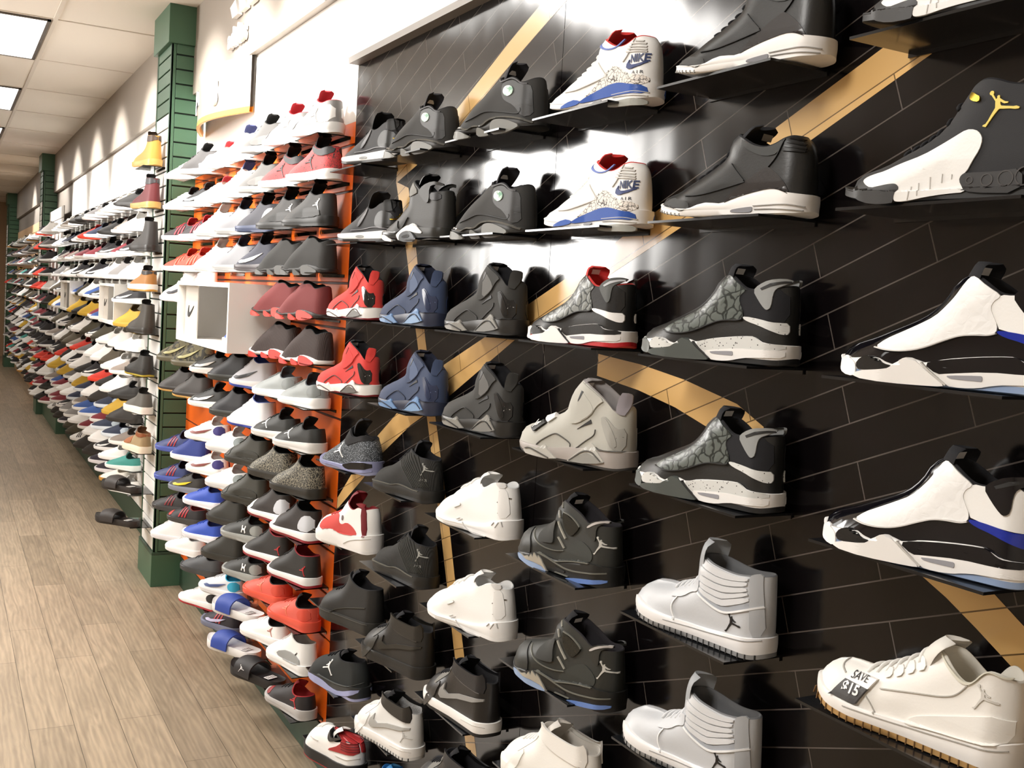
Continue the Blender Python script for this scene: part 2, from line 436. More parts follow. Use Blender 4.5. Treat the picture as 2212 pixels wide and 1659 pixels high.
def tube(P, r, k=6, flat=1.0, closed=False):
    P = [Vector(p) for p in P]; n = len(P); V = []; F = []
    for i, p in enumerate(P):
        t = (P[(i+1) % n if closed else min(i+1, n-1)]-P[(i-1) % n if closed else max(i-1, 0)]).normalized()
        a = t.cross(Vector((0, 0, 1)))
        if a.length < 1e-3: a = t.cross(Vector((1, 0, 0)))
        a.normalize(); b = t.cross(a)
        for j in range(k):
            th = 2*math.pi*j/k; V.append(tuple(p+a*(math.cos(th)*r)+b*(math.sin(th)*r*flat)))
    for i in range(n if closed else n-1):
        for j in range(k):
            q = (i+1) % n
            F.append((i*k+j, i*k+(j+1) % k, q*k+(j+1) % k, q*k+j))
    if not closed: F += [tuple(reversed(range(k))), tuple(range((n-1)*k, n*k))]
    return V, F
BOTH = {'vamp', 'white', 'wing', 'band', 'quarter', 'mudguard', 'counter', 'heeltab', 'collar', 'toerubber', 'red', 'overlay', 'toebox', 'midrear', 'lav', 'blue', 'surround', 'rear', 'bumper'}
SHARP = {'teeth', 'peak', 'peakin', 'peakfront', 'swoosh', 'slot', 'trim', 'void'}
PART = dict(quarter='heel_quarter', vamp='vamp_panel', wing='heel_wing', slot='wing_slot', band='heel_band', speck='midsole_band', white='midsole_wall', window='air_window', arch='midsole_arch', toe='toe_inlay', bumper='toe_bumper',
 counter='heel_counter', mudguard='toe_guard', heeltab='heel_tab', collar='collar_panel', blue='midsole_stripe', bluefront='toe_stripe', elephant='heel_overlay', greyheel='heel_outsole', swoosh='swoosh', toerubber='toe_rubber', heelrubber='heel_rubber', gold='lace_lock',
 rear='rear_panel', strap='strap', inner='strap_window', void='strap_gap', chevron='heel_chevron', peak='sole_peak', peakin='sole_peak_inlay', peakfront='sole_toe_peak', tabloop='pull_tab', texture='arch_panel', ice='outsole_tip', teeth='midsole_teeth', iceheel='outsole_heel', pad='collar_pad', bar='wing_bar',
 heelstrip='heel_strip', trim='ankle_trim', eyestay='eyestay', rimpad='collar_edge', surround='ankle_panel', pod='sole_pod', holo='ankle_lens', tab='heel_tab', toebox='toe_box', overlay='toe_overlay', grey='midsole_plate', toewhite='toe_inlay', collarlt='collar_panel', knit='knit_collar', midrear='midsole_heel', lav='sole_band', red='side_panel', stripe='heel_stripe', eye='side_vent', lip='collar_lip')
PROTO = {}
def build_shoe(key, d, c, n=36, m=16, simple=False):
    """meshes of one shoe model in one colourway: list of (part name, mesh, label or None)"""
    if key in PROTO: return PROTO[key]
    L = Last(d, Rr=c.get('Rr', .046), wide=c.get('wide', 1.0)); out = []
    def put(name, vf, m_, smooth=True, ang=50, label=None):
        out.append((name, mesh_from(name, vf[0], vf[1], m_, smooth, ang), label))
    put('upper', L.upper(n, m), c['upper'], ang=None)
    oz = c.get('oz', .010)
    zo = (lambda x: L.zbot(x)+oz) if not callable(oz) else oz
    put('midsole', L.sole_band(zo, L.ztop, n, rows=2 if simple else 4), c['sole'], ang=60)
    put('outsole', L.sole_band(L.zbot, zo, n, close_bottom=True, lip=False, rows=1), c['outsole'], ang=60)
    put('collar_lining', L.lining(c.get('depth', .06)), c['lining'], ang=None)
    if d.get('tongue') and c.get('tongue'):
        put('tongue', L.tongue(d['tongue'], c.get('tw', .054)), c['tongue'], ang=60)
    for i, (a, pts) in enumerate(d.get('panels', [])):
        mm = c['p'].get(a)
        if mm is None: continue
        P = [(x/1000., z/1000.) for x, z in pts]
        if a not in SHARP and not simple: P = chaikin(P, 1, True)
        off = .0012+.00035*c.get('lift', {}).get(a, i*.25)
        V, F = L.panel(P, off, clip=a not in ('wing', 'slot', 'bar', 'tabloop', 'gold'), maxlen=.014 if simple else .007)
        put(PART.get(a, a), (V, F), mm, ang=40)
        if a in BOTH and not simple:      # the same panel on the side turned to the wall
            put(PART.get(a, a), ([(x, -y, z) for x, y, z in V], [tuple(reversed(f)) for f in F]), mm, ang=40)
    for a, wd, pts in d.get('lines', []):
        mm = c['l'].get(a) if 'l' in c else None
        if mm is None: continue
        put({'seam': 'seam', 'pipe': 'piping', 'rib': 'heel_rib', 'ribl': 'rib', 'groove': 'sole_groove', 'crease': 'crease'}.get(a, 'edge_trim'), L.strip([(x/1000., z/1000.) for x, z in pts], wd/1000., off=c.get('loff', {}).get(a, .0026)), mm, ang=40)
    for f in c.get('laces', []):
        put('lace', L.lace(f, half=c.get('lw', .021)), c['lace'], ang=None)
    for fn in c.get('extra', []):
        for nm, vf, mm, lb in fn(L): put(nm, vf, mm, ang=40, label=lb)
    PROTO[key] = out
    return out
def place_shoe(parts, name, loc, rz, label, cat, group=None, scale=1.0, mats=None):
    r = empty(name, loc, rz); r.scale = (scale,)*3
    tag(r, label, cat, group)
    for nm, me, lb in parts:
        o = link(nm, me, r)
        if lb: o['label'] = lb
        if mats and nm in mats:
            o.material_slots[0].link = 'OBJECT'; o.material_slots[0].material = mats[nm]
    return r
# ------------------------------------------------------------------ shoe models: side views in millimetres from the heel
D = {}
D['dub'] = dict(
 heel=[(4,33),(5,60),(6,90),(6,112),(8,122)],
 rim=[(8,122),(30,117),(64,114),(82,116),(97,126),(113,136),(130,140)],
 ridge=[(132,141),(149,133),(157,116),(168,102),(184,88),(211,75),(235,65),(257,55),(282,48),(295,39),(300,30),(303,22)],
 sole=[(6,34),(32,34),(48,42),(57,44),(101,40),(141,34),(163,27),(181,33),(189,33),(200,22),(213,24),(236,33),(249,28),(282,27)],
 tongue=[(144,119),(134,136),(124,155)],
 panels=[('quarter',[(81,116),(65,115),(11,120),(8,67),(28,68),(77,74),(80,80),(86,90),(91,100),(88,108)]),
  ('vamp',[(128,137),(117,138),(99,126),(81,116),(82,112),(88,108),(91,100),(86,90),(80,80),(80,71),(89,68),(105,68),(124,65),(142,58),(168,46),(193,41),(215,41),(235,44),(223,55),(206,64),(185,75),(162,87),(149,101),(138,114),(133,124)]),
  ('wing',[(66,114),(57,123),(40,131),(18,134),(10,132),(10,129),(17,124),(27,118),(30,110),(31,90),(36,85),(42,87),(54,99)]),
  ('slot',[(53,118),(36,126),(17,130),(11,130),(11,127),(19,126),(35,121),(50,115)]),
  ('band',[(80,71),(77,74),(49,71),(28,67),(17,67),(8,67),(7,50),(13,49),(24,53),(48,61),(70,66)]),
  ('speck',[(163,28),(141,34),(101,40),(57,44),(48,42),(38,36),(29,34),(6,34),(6,26),(37,24),(83,24),(131,18),(145,16)]),
  ('white',[(145,16),(131,18),(83,24),(37,24),(6,26),(6,14),(23,13),(59,11),(77,8),(92,4),(113,2),(133,3)]),
  ('window',[(131,16),(91,19),(88,18),(88,12),(92,12),(126,12),(132,14)]),
  ('arch',[(203,21),(195,28),(186,34),(178,34),(170,29),(153,16),(132,3),(145,1),(208,0),(257,3),(252,12),(210,17)]),
  ('toe',[(254,20),(247,29),(236,33),(223,30),(213,24),(202,22),(206,18),(247,12)]),
  ('bumper',[(284,29),(278,31),(255,24),(252,12),(256,4),(278,6),(293,16)])],
 lines=[('seam',2,[(165,29),(151,17),(132,4)]),
  ('seam',1.5,[(235,44),(215,41),(193,41),(168,46),(142,58),(124,65),(105,67),(89,67),(80,70)])],
 pts=dict())
D['aj3'] = dict(
 heel=[(4,30),(5,60),(7,85),(12,105),(24,117)],
 rim=[(24,117),(34,118),(42,115),(60,106),(78,103),(97,107),(114,115),(128,123),(146,130)],
 ridge=[(148,131),(160,123),(162,111),(164,98),(176,90),(192,80),(209,70),(233,59),(253,48),(273,43),(286,40),(294,36),(298,27)],
 sole=[(6,29),(16,31),(30,33),(44,38),(60,39),(91,35),(122,27),(145,19),(160,20),(176,22),(191,19),(206,13),(223,8),(234,13),(248,16),(278,22)],
 tongue=[(161,111),(145,122),(116,140)],
 panels=[('counter',[(146,19),(131,36),(109,52),(90,63),(71,73),(64,72),(47,60),(33,47),(24,30),(30,33),(44,38),(60,39),(91,34),(122,27)]),
  ('mudguard',[(275,22),(268,31),(252,34),(240,30),(212,25),(207,13),(223,8),(234,13)]),
  ('heeltab',[(43,113),(35,119),(24,114),(15,102),(13,92),(43,95)]),
  ('collar',[(129,120),(114,114),(94,106),(75,103),(60,106),(43,114),(52,92),(76,89),(100,97),(118,107)]),
  ('window',[(127,8),(122,10),(89,13),(85,12),(86,5),(96,4),(126,5)])],
 lines=[('seam',1.5,[(138,82),(126,70),(109,54)]),
  ('seam',1.5,[(222,35),(193,34),(162,40),(132,47),(107,52)]),
  ('seam',1.5,[(43,114),(54,87),(67,73)]),
  ('groove',1.2,[(84,14),(50,15),(23,15),(5,12)]),
  ('groove',1,[(82,9),(50,9),(6,6)]),
  ('rib',2.5,[(36,115),(21,112)]),
  ('rib',2.5,[(39,109),(16,104)]),
  ('rib',2.5,[(42,103),(14,98)]),
  ('rib',2.5,[(44,97),(14,94)])],
 pts=dict())
D['aj12'] = dict(
 heel=[(3,16),(4,70),(6,110),(10,135)],
 rim=[(10,135),(40,131),(70,135),(90,143),(106,146),(120,142),(131,138)],
 ridge=[(131,138),(142,127),(146,117),(153,106),(161,95),(177,83),(193,74),(210,67),(228,57),(252,49),(267,47),(276,42),(282,37),(286,26)],
 sole=[(3,16),(60,13),(110,13),(165,12),(230,14),(280,22)],
 panels=[('white',[(256,32),(251,37),(240,40),(225,42),(202,50),(172,59),(152,69),(133,79),(119,86),(108,85),(101,80),(97,72),(99,60),(106,47),(112,34),(119,30),(120,24),(116,16),(108,9),(135,8),(160,5),(181,1),(195,0),(200,2),(200,10),(196,18),(200,23),(206,24),(223,22),(238,20),(250,26)]),
  ('toerubber',[(256,32),(250,26),(238,20),(223,22),(206,24),(200,23),(196,18),(200,10),(200,2),(202,-2),(233,-2),(257,6),(263,17),(261,28)]),
  ('heelrubber',[(118,30),(112,33),(74,32),(44,35),(41,5),(103,8),(114,14),(120,24)]),
  ('gold',[(126,134),(120,132),(114,128),(108,125),(108,118),(119,121),(125,126)])],
 lines=[('crease',1.2,[(142,33),(142,22)]),
  ('crease',1.2,[(130,32),(130,26)]),
  ('crease',1.2,[(157,30),(156,15)]),
  ('crease',1.2,[(171,23),(170,7)]),
  ('crease',1.2,[(180,19),(182,2)])],
 pts=dict(jump=[(80,109)], c1=[(62,24)], c2=[(85,23)], c3=[(106,24)]))
D['tf'] = dict(
 heel=[(5,38),(6,80),(7,110),(10,122)],
 rim=[(10,122),(20,110),(30,110),(42,120),(57,130),(78,141),(98,151),(115,159),(134,161)],
 ridge=[(138,162),(154,148),(164,131),(169,115),(170,104),(179,96),(200,87),(218,79),(242,72),(262,64),(285,58),(299,48),(305,38),(305,28)],
 sole=[(8,39),(38,37),(73,35),(101,33),(129,31),(164,26),(198,22),(216,23),(240,24),(282,26)],
 tongue=[(147,137),(139,154),(128,164)],
 panels=[('rear',[(63.0,95.0),(53.4,101.4),(39.6,93.8),(22.1,78.9),(9.3,82.9),(8.0,39.6),(25.4,39.0),(45.1,64.2)]),
  ('strap',[(146.0,107.1),(147.5,117.8),(143.6,133.2),(129.3,159.1),(118.7,158.0),(82.9,142.0),(57.4,128.7),(69.0,122.2),(77.0,114.7),(87.2,97.5),(119.2,78.9),(139.4,77.2),(140.1,91.4)]),
  ('inner',[(128.0,144.3),(116.4,142.7),(80.4,113.0),(85.9,100.3),(119.5,80.2),(124.3,120.3)]),
  ('slot',[(118.3,142.5),(112.8,141.0),(118.1,129.0),(123.5,121.0),(124.0,124.4)]),
  ('void',[(86.8,90.2),(82.8,83.3),(101.9,76.3),(119.1,68.1),(102.5,79.6)]),
  ('chevron',[(61.3,95.2),(54.8,99.3),(43.1,93.4),(26.6,73.1),(17.7,49.3),(23.2,43.4),(34.7,65.6)]),
  ('peak',[(131.9,5.2),(109.2,23.5),(76.4,46.8),(71.7,45.5),(55.0,32.5),(37.2,15.9),(52.8,11.6),(88.7,6.2)]),
  ('peakin',[(129.9,4.8),(104.9,18.7),(81.7,27.4),(63.0,23.4),(37.1,15.3),(52.8,11.3),(88.7,6.0)]),
  ('peakfront',[(250.1,10.8),(232.4,20.4),(208.9,20.2),(195.5,28.9),(180.3,17.7),(161.5,5.1),(185.8,1.7),(230.3,3.8),(242.2,4.8)]),
  ('tabloop',[(28.8,112.1),(23.2,148.0),(11.3,147.8),(9.7,141.5),(11.2,106.1),(19.0,106.0)])],
 lines=[('seam',1.5,[(219,25),(208,35),(177,53),(166,53),(132,39),(133,32)]),
  ('seam',1.3,[(114,33),(93,49),(72,62),(72,73)]),
  ('layer',2,[(126,7),(79,38),(44,16)]),
  ('layer',2,[(244,15),(230,19),(179,4)]),
  ('trim',1.5,[(8,39),(55,36),(65,40)])],
 pts=dict(jump=[(110,113)], jump2=[(18,65)], tag=[(228,76),(210,89),(190,83),(202,72)], tag2=[(251,57),(226,73),(209,70),(232,50)]))
D['som'] = dict(
 heel=[(5,42),(6,70),(8,100),(10,118)],
 rim=[(10,118),(33,117),(62,114),(78,123),(97,131),(117,137),(141,145),(165,142)],
 ridge=[(165,142),(183,128),(184,111),(190,95),(209,87),(233,79),(254,72),(274,67),(288,59),(297,43),(302,28),(303,16)],
 sole=[(7,43),(42,44),(92,37),(142,25),(167,29),(195,32),(207,31),(222,23),(245,22),(281,16)],
 tongue=[(177,115),(166,134),(143,160)],
 panels=[('texture',[(148.3,24.4),(124.5,51.1),(98.2,70.6),(76.4,79.4),(65.2,76.4),(46.8,68.2),(38.1,56.6),(44.2,43.4),(92.1,37.1)]),
  ('ice',[(278.3,12.7),(250.5,19.1),(229.0,11.1),(204.9,11.5),(180.3,7.7),(163.3,-1.4),(179.1,-3.5),(215.7,-1.7),(245.3,4.2)]),
  ('teeth',[(223.2,19.7),(217.1,16.8),(212.5,25.0),(205.8,19.3),(203.9,29.8),(189.7,19.9),(191.5,27.4),(181.7,20.2),(163.5,0.0),(180.3,7.7),(204.8,10.8),(229.0,11.1),(250.6,19.8),(235.4,15.4)]),
  ('iceheel',[(115.7,-2.2),(77.6,6.4),(36.5,13.0),(5.8,18.9),(6.2,11.5),(35.4,4.5),(70.3,-1.4),(98.0,-4.1)]),
  ('strap',[(206.8,70.8),(197.5,88.3),(178.8,96.1),(159.3,105.5),(161.9,88.1),(155.6,62.7),(160.5,57.4),(194.0,54.8),(202.7,57.3)]),
  ('pad',[(144.5,125.2),(130.3,120.9),(93.2,108.8),(87.0,104.6),(90.9,96.9),(105.2,82.9),(118.4,82.9),(135.2,99.0)]),
  ('wing',[(72.4,106.2),(66.4,114.2),(41.4,126.0),(15.9,130.0),(14.8,124.2),(25.9,122.3),(37.2,113.4),(35.8,89.4),(40.3,86.5),(51.7,91.5)]),
  ('bar',[(63.7,110.7),(44.9,122.3),(23.8,129.1),(15.8,129.4),(15.5,125.4),(23.4,125.4),(44.0,117.4),(61.0,107.4)]),
  ('window',[(143.4,15.9),(133.2,14.0),(110.9,12.3),(114.6,7.2),(140.8,9.4)])],
 lines=[('pipe',2,[(160,139),(150,131)]),
  ('pipe',2,[(159,124),(149,111)]),
  ('pipe',3,[(153,103),(138,86),(124,74)]),
  ('pipe',2,[(146,73),(124,55)]),
  ('edge',2,[(142,124),(117,121),(90,108),(88,104)]),
  ('seam',1.5,[(250,70),(237,57),(222,43),(222,24)]),
  ('edge',1.5,[(239,71),(214,55),(186,45),(152,44),(124,50)]),
  ('edge',2.5,[(195,32),(166,28),(138,21),(100,16),(38,25),(7,31)]),
  ('edge',2,[(144,24),(92,37),(44,43)]),
  ('edge',2,[(141,4),(101,4)])],
 pts=dict(jump=[(21,80)]))
D['g23'] = dict(
 heel=[(4,37),(4,80),(5,110),(6,132)],
 rim=[(6,132),(29,129),(54,125),(82,126),(111,130),(127,134),(147,136)],
 ridge=[(147,136),(158,123),(158,95),(164,87),(184,80),(200,74),(216,67),(233,66),(251,65),(270,61),(287,51),(297,40),(300,31),(301,23)],
 sole=[(5,40),(14,35),(32,33),(68,30),(115,26),(152,26),(178,25),(203,26),(229,28),(252,33),(279,40)],
 tongue=[(160,101),(156,133),(144,163)],
 panels=[('heelstrip',[(31,127),(27,133),(13,137),(12,119),(8,86),(5,41),(20,35),(26,89)]),
  ('pad',[(139,135),(113,129),(84,125),(56,123),(32,127),(33,121),(55,116),(91,113),(121,119),(138,123)]),
  ('pad',[(138,121),(120,117),(91,112),(55,115),(33,120),(34,113),(62,106),(90,103),(119,107),(136,110)]),
  ('pad',[(136,108),(119,105),(89,101),(62,104),(34,111),(31,105),(70,94),(88,92),(117,94),(135,99)]),
  ('pad',[(134,97),(116,93),(87,90),(69,92),(31,104),(29,99),(68,85),(86,81),(115,85),(133,90)]),
  ('pad',[(133,88),(114,83),(85,79),(68,84),(28,97),(26,90),(66,74),(83,70),(113,75),(134,83)]),
  ('trim',[(137,82),(134,83),(113,75),(83,69),(66,72),(26,90),(25,80),(47,71),(69,63),(86,62),(110,69),(135,78)]),
  ('eyestay',[(198,57),(185,76),(162,87),(139,100),(135,85),(137,79),(152,75),(166,64),(180,60)])],
 lines=[('pipe',3,[(136,78),(110,68),(86,62),(69,62),(47,70),(8,86)]),
  ('pipe',2,[(179,60),(184,50),(183,40),(178,31),(172,24)]),
  ('groove',1.2,[(195,18),(152,20),(95,23),(41,28),(19,30),(5,34)])],
 pts=dict(jump=[(52,49)], n23=[(21,97),(13,99),(23,109)], gr0=[(241,6)], gr1=[(4,13)]))
D['low'] = dict(
 heel=[(5,44),(4,70),(6,95),(9,115)],
 rim=[(9,115),(18,120),(30,123),(37,122),(44,116),(53,105),(61,99),(71,101),(82,108),(93,117),(104,126),(120,127)],
 ridge=[(120,127),(139,115),(150,104),(170,92),(191,81),(215,71),(233,70),(252,70),(270,66),(283,57),(293,46),(299,37)],
 sole=[(7,47),(22,39),(56,34),(95,31),(136,27),(162,26),(189,24),(217,26),(244,28),(272,34),(287,43)],
 tongue=[(150,95),(132,123),(113,140)],
 panels=[('counter',[(138,26),(131,35),(119,42),(84,54),(7,79),(7,47),(22,39),(56,35),(95,32)]),
  ('eyestay',[(140,105),(131,114),(120,101),(134,93)]),
  ('eyestay',[(155,97),(144,103),(136,92),(149,84)]),
  ('eyestay',[(171,87),(158,93),(152,83),(164,76)]),
  ('eyestay',[(184,80),(173,85),(168,76),(179,70)]),
  ('rimpad',[(14,120),(22,119),(32,123),(39,122),(45,117),(54,105),(62,99),(72,100),(84,107),(96,116),(106,125),(105,127),(94,118),(82,110),(71,103),(62,102),(54,107),(46,118),(39,124),(32,124),(22,121),(14,122)])],
 lines=[('seam',1.2,[(196,42),(188,36),(179,24)]),
  ('seam',1.2,[(254,71),(252,64),(239,58)]),
  ('seam',1.2,[(62,99),(74,83),(92,75),(127,68),(179,57)]),
  ('groove',1.2,[(225,20),(162,21),(108,25),(56,30),(21,33),(7,36)])],
 pts=dict(jump=[(37,90)], gr0=[(240,10)], gr1=[(10,17)], tagw=[(226,64),(186,66),(193,52),(232,54)], tagb=[(232,54),(194,52),(207,28),(247,30)]))
D['aj13'] = dict(
 heel=[(4,14),(6,50),(8,85),(14,108)],
 rim=[(14,108),(34,98),(52,98),(66,109),(85,115),(106,112),(126,111),(146,124)],
 ridge=[(146,124),(168,110),(179,101),(201,89),(228,70),(251,52),(273,35),(293,23),(301,15)],
 sole=[(6,10),(18,13),(40,19),(76,24),(112,26),(134,22),(149,14),(165,9),(185,13),(198,11),(214,4),(238,11),(280,13)],
 tongue=[(150,108),(130,128),(108,152)],
 panels=[('surround',[(116,101),(99,108),(74,107),(54,96),(32,93),(19,88),(14,50),(11,26),(33,21),(65,51),(96,62),(112,76)]),
  ('pod',[(284,7),(250,8),(227,2),(206,-7),(199,-10),(209,-13),(255,-12),(280,-4)]),
  ('pod',[(179,8),(172,10),(161,5),(134,-10),(150,-12),(176,-11)]),
  ('pod',[(136,9),(132,20),(119,24),(97,23),(67,16),(31,3),(58,-5),(86,-10),(130,-10)]),
  ('holo',[(93,97),(81,95),(74,89),(72,83),(74,77),(82,73),(92,73),(101,77),(107,84),(106,92),(100,96)])],
 lines=[('gloss',4,[(274,16),(241,16),(214,5),(195,15),(168,12),(147,26),(124,29),(76,26),(33,18),(7,9)]),
  ('seam',2,[(229,28),(200,34),(169,45),(143,45),(99,39),(48,30),(39,36),(42,42)]),
  ('edge',3,[(134,119),(125,108),(107,109),(86,113),(67,108),(51,97),(30,94)])],
 pts=dict())
D['wht'] = dict(
 heel=[(4,48),(6,70),(10,95),(16,118)],
 rim=[(16,120),(45,126),(66,122),(84,112),(100,105),(116,112),(132,122)],
 ridge=[(132,122),(158,117),(171,106),(195,96),(221,82),(234,70),(260,60),(282,46),(296,32),(301,18)],
 sole=[(6,48),(27,44),(66,28),(112,20),(154,18),(185,16),(228,12),(283,16)],
 tongue=[(147,100),(139,120),(116,138)],
 panels=[('heelstrip',[(37,116),(23,117),(13,87),(8,55),(28,49),(37,84)]),
  ('tab',[(49,128),(26,130),(23,119),(34,116),(46,122)])],
 lines=[('seam',2,[(152,18),(138,6),(110,-1),(64,2)]),
  ('seam',1.2,[(188,46),(166,56),(171,59)]),
  ('seam',1.2,[(179,20),(168,25)]),
  ('seam',1.2,[(170,18),(158,24)]),
  ('seam',1.5,[(44,32),(36,40)]),
  ('seam',1.5,[(31,29),(23,42)]),
  ('seam',1.5,[(14,33),(17,44)])],
 pts=dict(jump=[(26,98)], d=[(29,81),(18,83),(25,58)]))
D['aj1'] = dict(
 heel=[(4,36),(5,70),(7,100),(10,124)],
 rim=[(10,126),(29,130),(50,126),(90,122),(127,124),(151,128),(172,134)],
 ridge=[(172,134),(182,120),(185,104),(205,94),(240,82),(264,68),(281,52),(292,38),(299,27)],
 sole=[(6,36),(50,33),(100,31),(150,30),(200,30),(240,32),(285,34)],
 tongue=[(184,98),(161,125),(131,151)],
 panels=[('collar',[(163,134),(161,145),(129,136),(93,134),(55,134),(35,138),(21,148),(14,103),(29,101),(60,100),(103,102),(145,111)]),
  ('toebox',[(222,57),(217,88),(205,105),(166,117),(161,112),(191,86)]),
  ('overlay',[(247,9),(222,55),(190,80),(205,32),(243,-2)]),
  ('swoosh',[(170,80),(169,64),(152,59),(109,73),(48,84),(15,90),(15,85),(47,74),(110,61),(151,48),(178,41),(187,47),(185,62)])],
 lines=[('pipe',1.5,[(163,134),(145,111),(103,101),(60,100),(28,100)]),
  ('edge',1.5,[(53,129),(62,108)]),
  ('groove',1.2,[(82,22),(48,25),(17,28),(6,26)])],
 pts=dict(gr0=[(241,21)], gr1=[(8,3)], jump=[(22,60)]))
D['rib'] = dict(
 heel=[(4,36),(5,70),(8,95),(14,112)],
 rim=[(14,112),(29,116),(55,116),(80,121),(102,129),(126,131)],
 ridge=[(126,131),(154,110),(184,90),(218,72),(260,62),(284,46),(298,30),(301,19)],
 sole=[(5,38),(18,35),(41,32),(72,32),(105,36),(138,36),(166,29),(194,28),(227,30),(287,24)],
 tongue=[(126,116),(105,140),(93,156)],
 panels=[],
 lines=[('edge',2,[(286,24),(227,29),(194,28),(165,28),(138,35),(105,35),(72,31),(40,31)]),
  ('ribl',2,[(241,134),(165,103),(70,36)]),
  ('ribl',2,[(216,133),(152,100),(62,37)]),
  ('ribl',2,[(197,131),(138,96),(54,38)]),
  ('ribl',2,[(179,129),(123,93),(46,40)]),
  ('ribl',2,[(161,127),(107,90),(38,41)]),
  ('ribl',2,[(143,125),(92,87),(31,42)]),
  ('ribl',2,[(124,123),(76,84),(26,43)]),
  ('ribl',2,[(104,122),(61,81),(21,44)]),
  ('ribl',2,[(84,120),(46,78),(17,44)]),
  ('ribl',2,[(64,119),(32,75),(13,45)])],
 pts=dict(jump=[(27,87)], air=[(47,55),(10,61),(49,61)]))
D['j6'] = dict(
 heel=[(4,28),(6,60),(9,95),(14,122)],
 rim=[(14,122),(41,117),(71,118),(110,123),(131,139),(166,156)],
 ridge=[(166,156),(183,135),(182,114),(180,92),(196,84),(210,67),(238,52),(265,40),(290,26),(298,16)],
 sole=[(4,26),(28,27),(90,28),(113,34),(132,36),(161,28),(183,20),(199,18),(227,20),(270,20)],
 tongue=[(162,123),(145,150),(112,169)],
 panels=[('white',[(185,12),(161,27),(129,40),(117,39),(93,26),(71,12),(107,14),(138,21),(163,14),(173,-8),(186,6)]),
  ('grey',[(174,6),(163,16),(138,21),(118,14),(99,-9),(171,-9)]),
  ('window',[(162,6),(133,12),(128,3),(158,0)]),
  ('toewhite',[(253,10),(241,11),(191,-10),(249,-5)]),
  ('wing',[(117,121),(100,138),(57,147),(23,141),(21,133),(48,138),(69,133),(64,96),(76,90),(110,115)]),
  ('heeltab',[(68,118),(24,116),(22,97),(63,98)]),
  ('collarlt',[(164,146),(156,152),(119,122),(140,114),(161,110)])],
 lines=[('edge',2,[(95,-6),(53,-2),(14,-3)]),
  ('seam',1.5,[(193,47),(188,25),(171,25),(150,56)]),
  ('seam',1.5,[(196,12),(161,27)])],
 pts=dict())
D['j4'] = dict(
 heel=[(4,32),(6,60),(10,90),(18,112)],
 rim=[(18,112),(45,112),(65,108),(85,98),(105,93),(125,97),(150,110)],
 ridge=[(150,110),(170,95),(190,82),(220,66),(250,54),(280,42),(295,30),(300,20)],
 sole=[(4,34),(60,30),(120,28),(180,26),(230,24),(270,24),(285,26)],
 tongue=[(160,92),(140,120),(112,148)],
 panels=[('window',[(120,12),(160,12),(158,19),(124,20)]),
  ('grey',[(150,45),(166,45),(130,98),(118,94)]),
  ('heeltab',[(16,86),(42,90),(46,112),(40,120),(18,122),(14,100)]),
  ('counter',[(5,40),(70,40),(82,66),(60,90),(20,86),(8,70)])],
 lines=[('edge',2,[(10,36),(80,44),(130,36),(190,34)])],
 pts=dict())
D['spk'] = dict(
 heel=[(5,44),(7,65),(12,85),(25,105)],
 rim=[(25,108),(60,112),(88,105),(108,107),(121,119),(140,133)],
 ridge=[(140,133),(154,115),(172,94),(199,77),(229,60),(268,42),(288,29),(297,16)],
 sole=[(5,42),(37,40),(83,33),(111,25),(139,18),(165,18),(191,19),(227,18),(275,18)],
 tongue=[(138,114),(125,138),(97,160)],
 panels=[('knit',[(131,135),(154,102),(139,81),(124,77),(94,89),(50,102),(18,104),(36,120),(63,114),(90,105),(110,109),(123,123)]),
  ('midrear',[(140,18),(112,25),(83,33),(6,42),(5,22),(66,14),(110,7)]),
  ('lav',[(272,18),(191,17),(165,17),(139,16),(110,7),(66,13),(5,21),(5,12),(51,6),(124,2),(164,10),(250,9)])],
 lines=[],
 pts=dict(jump=[(166,53)]))
D['rw'] = dict(
 heel=[(6,60),(8,90),(12,115),(20,136)],
 rim=[(20,138),(45,128),(70,134),(96,118),(120,128),(146,144)],
 ridge=[(146,144),(162,127),(178,103),(214,88),(252,80),(276,63),(292,44),(300,28)],
 sole=[(7,58),(56,50),(136,42),(160,48),(183,48),(206,46),(232,36),(285,30)],
 tongue=[(162,107),(143,142),(114,172)],
 panels=[('red',[(248,47),(242,71),(202,89),(166,99),(156,74),(141,69),(119,80),(92,74),(66,59),(66,50),(137,42),(165,50),(202,48),(227,39)]),
  ('stripe',[(57,132),(36,143),(19,54),(38,52)]),
  ('eye',[(147,97),(138,96),(138,82),(144,83)]),
  ('lip',[(80,140),(52,133),(36,144),(50,149),(79,144)])],
 lines=[('seam',1.5,[(119,17),(84,35),(8,50)])],
 pts=dict())
D['hib'] = dict(
 heel=[(5,40),(6,80),(8,110),(12,135)],
 rim=[(12,135),(49,130),(95,130),(130,146),(155,160)],
 ridge=[(155,160),(162,135),(182,107),(220,94),(256,80),(284,58),(296,40),(301,26)],
 sole=[(6,40),(68,36),(137,34),(199,34),(290,30)],
 tongue=[(158,136),(140,155),(120,172)],
 panels=[],
 lines=[('edge',1.5,[(280,27),(199,30),(138,30),(68,32),(19,35)]),
  ('seam',1.5,[(199,30),(172,49),(39,80)])],
 pts=dict())
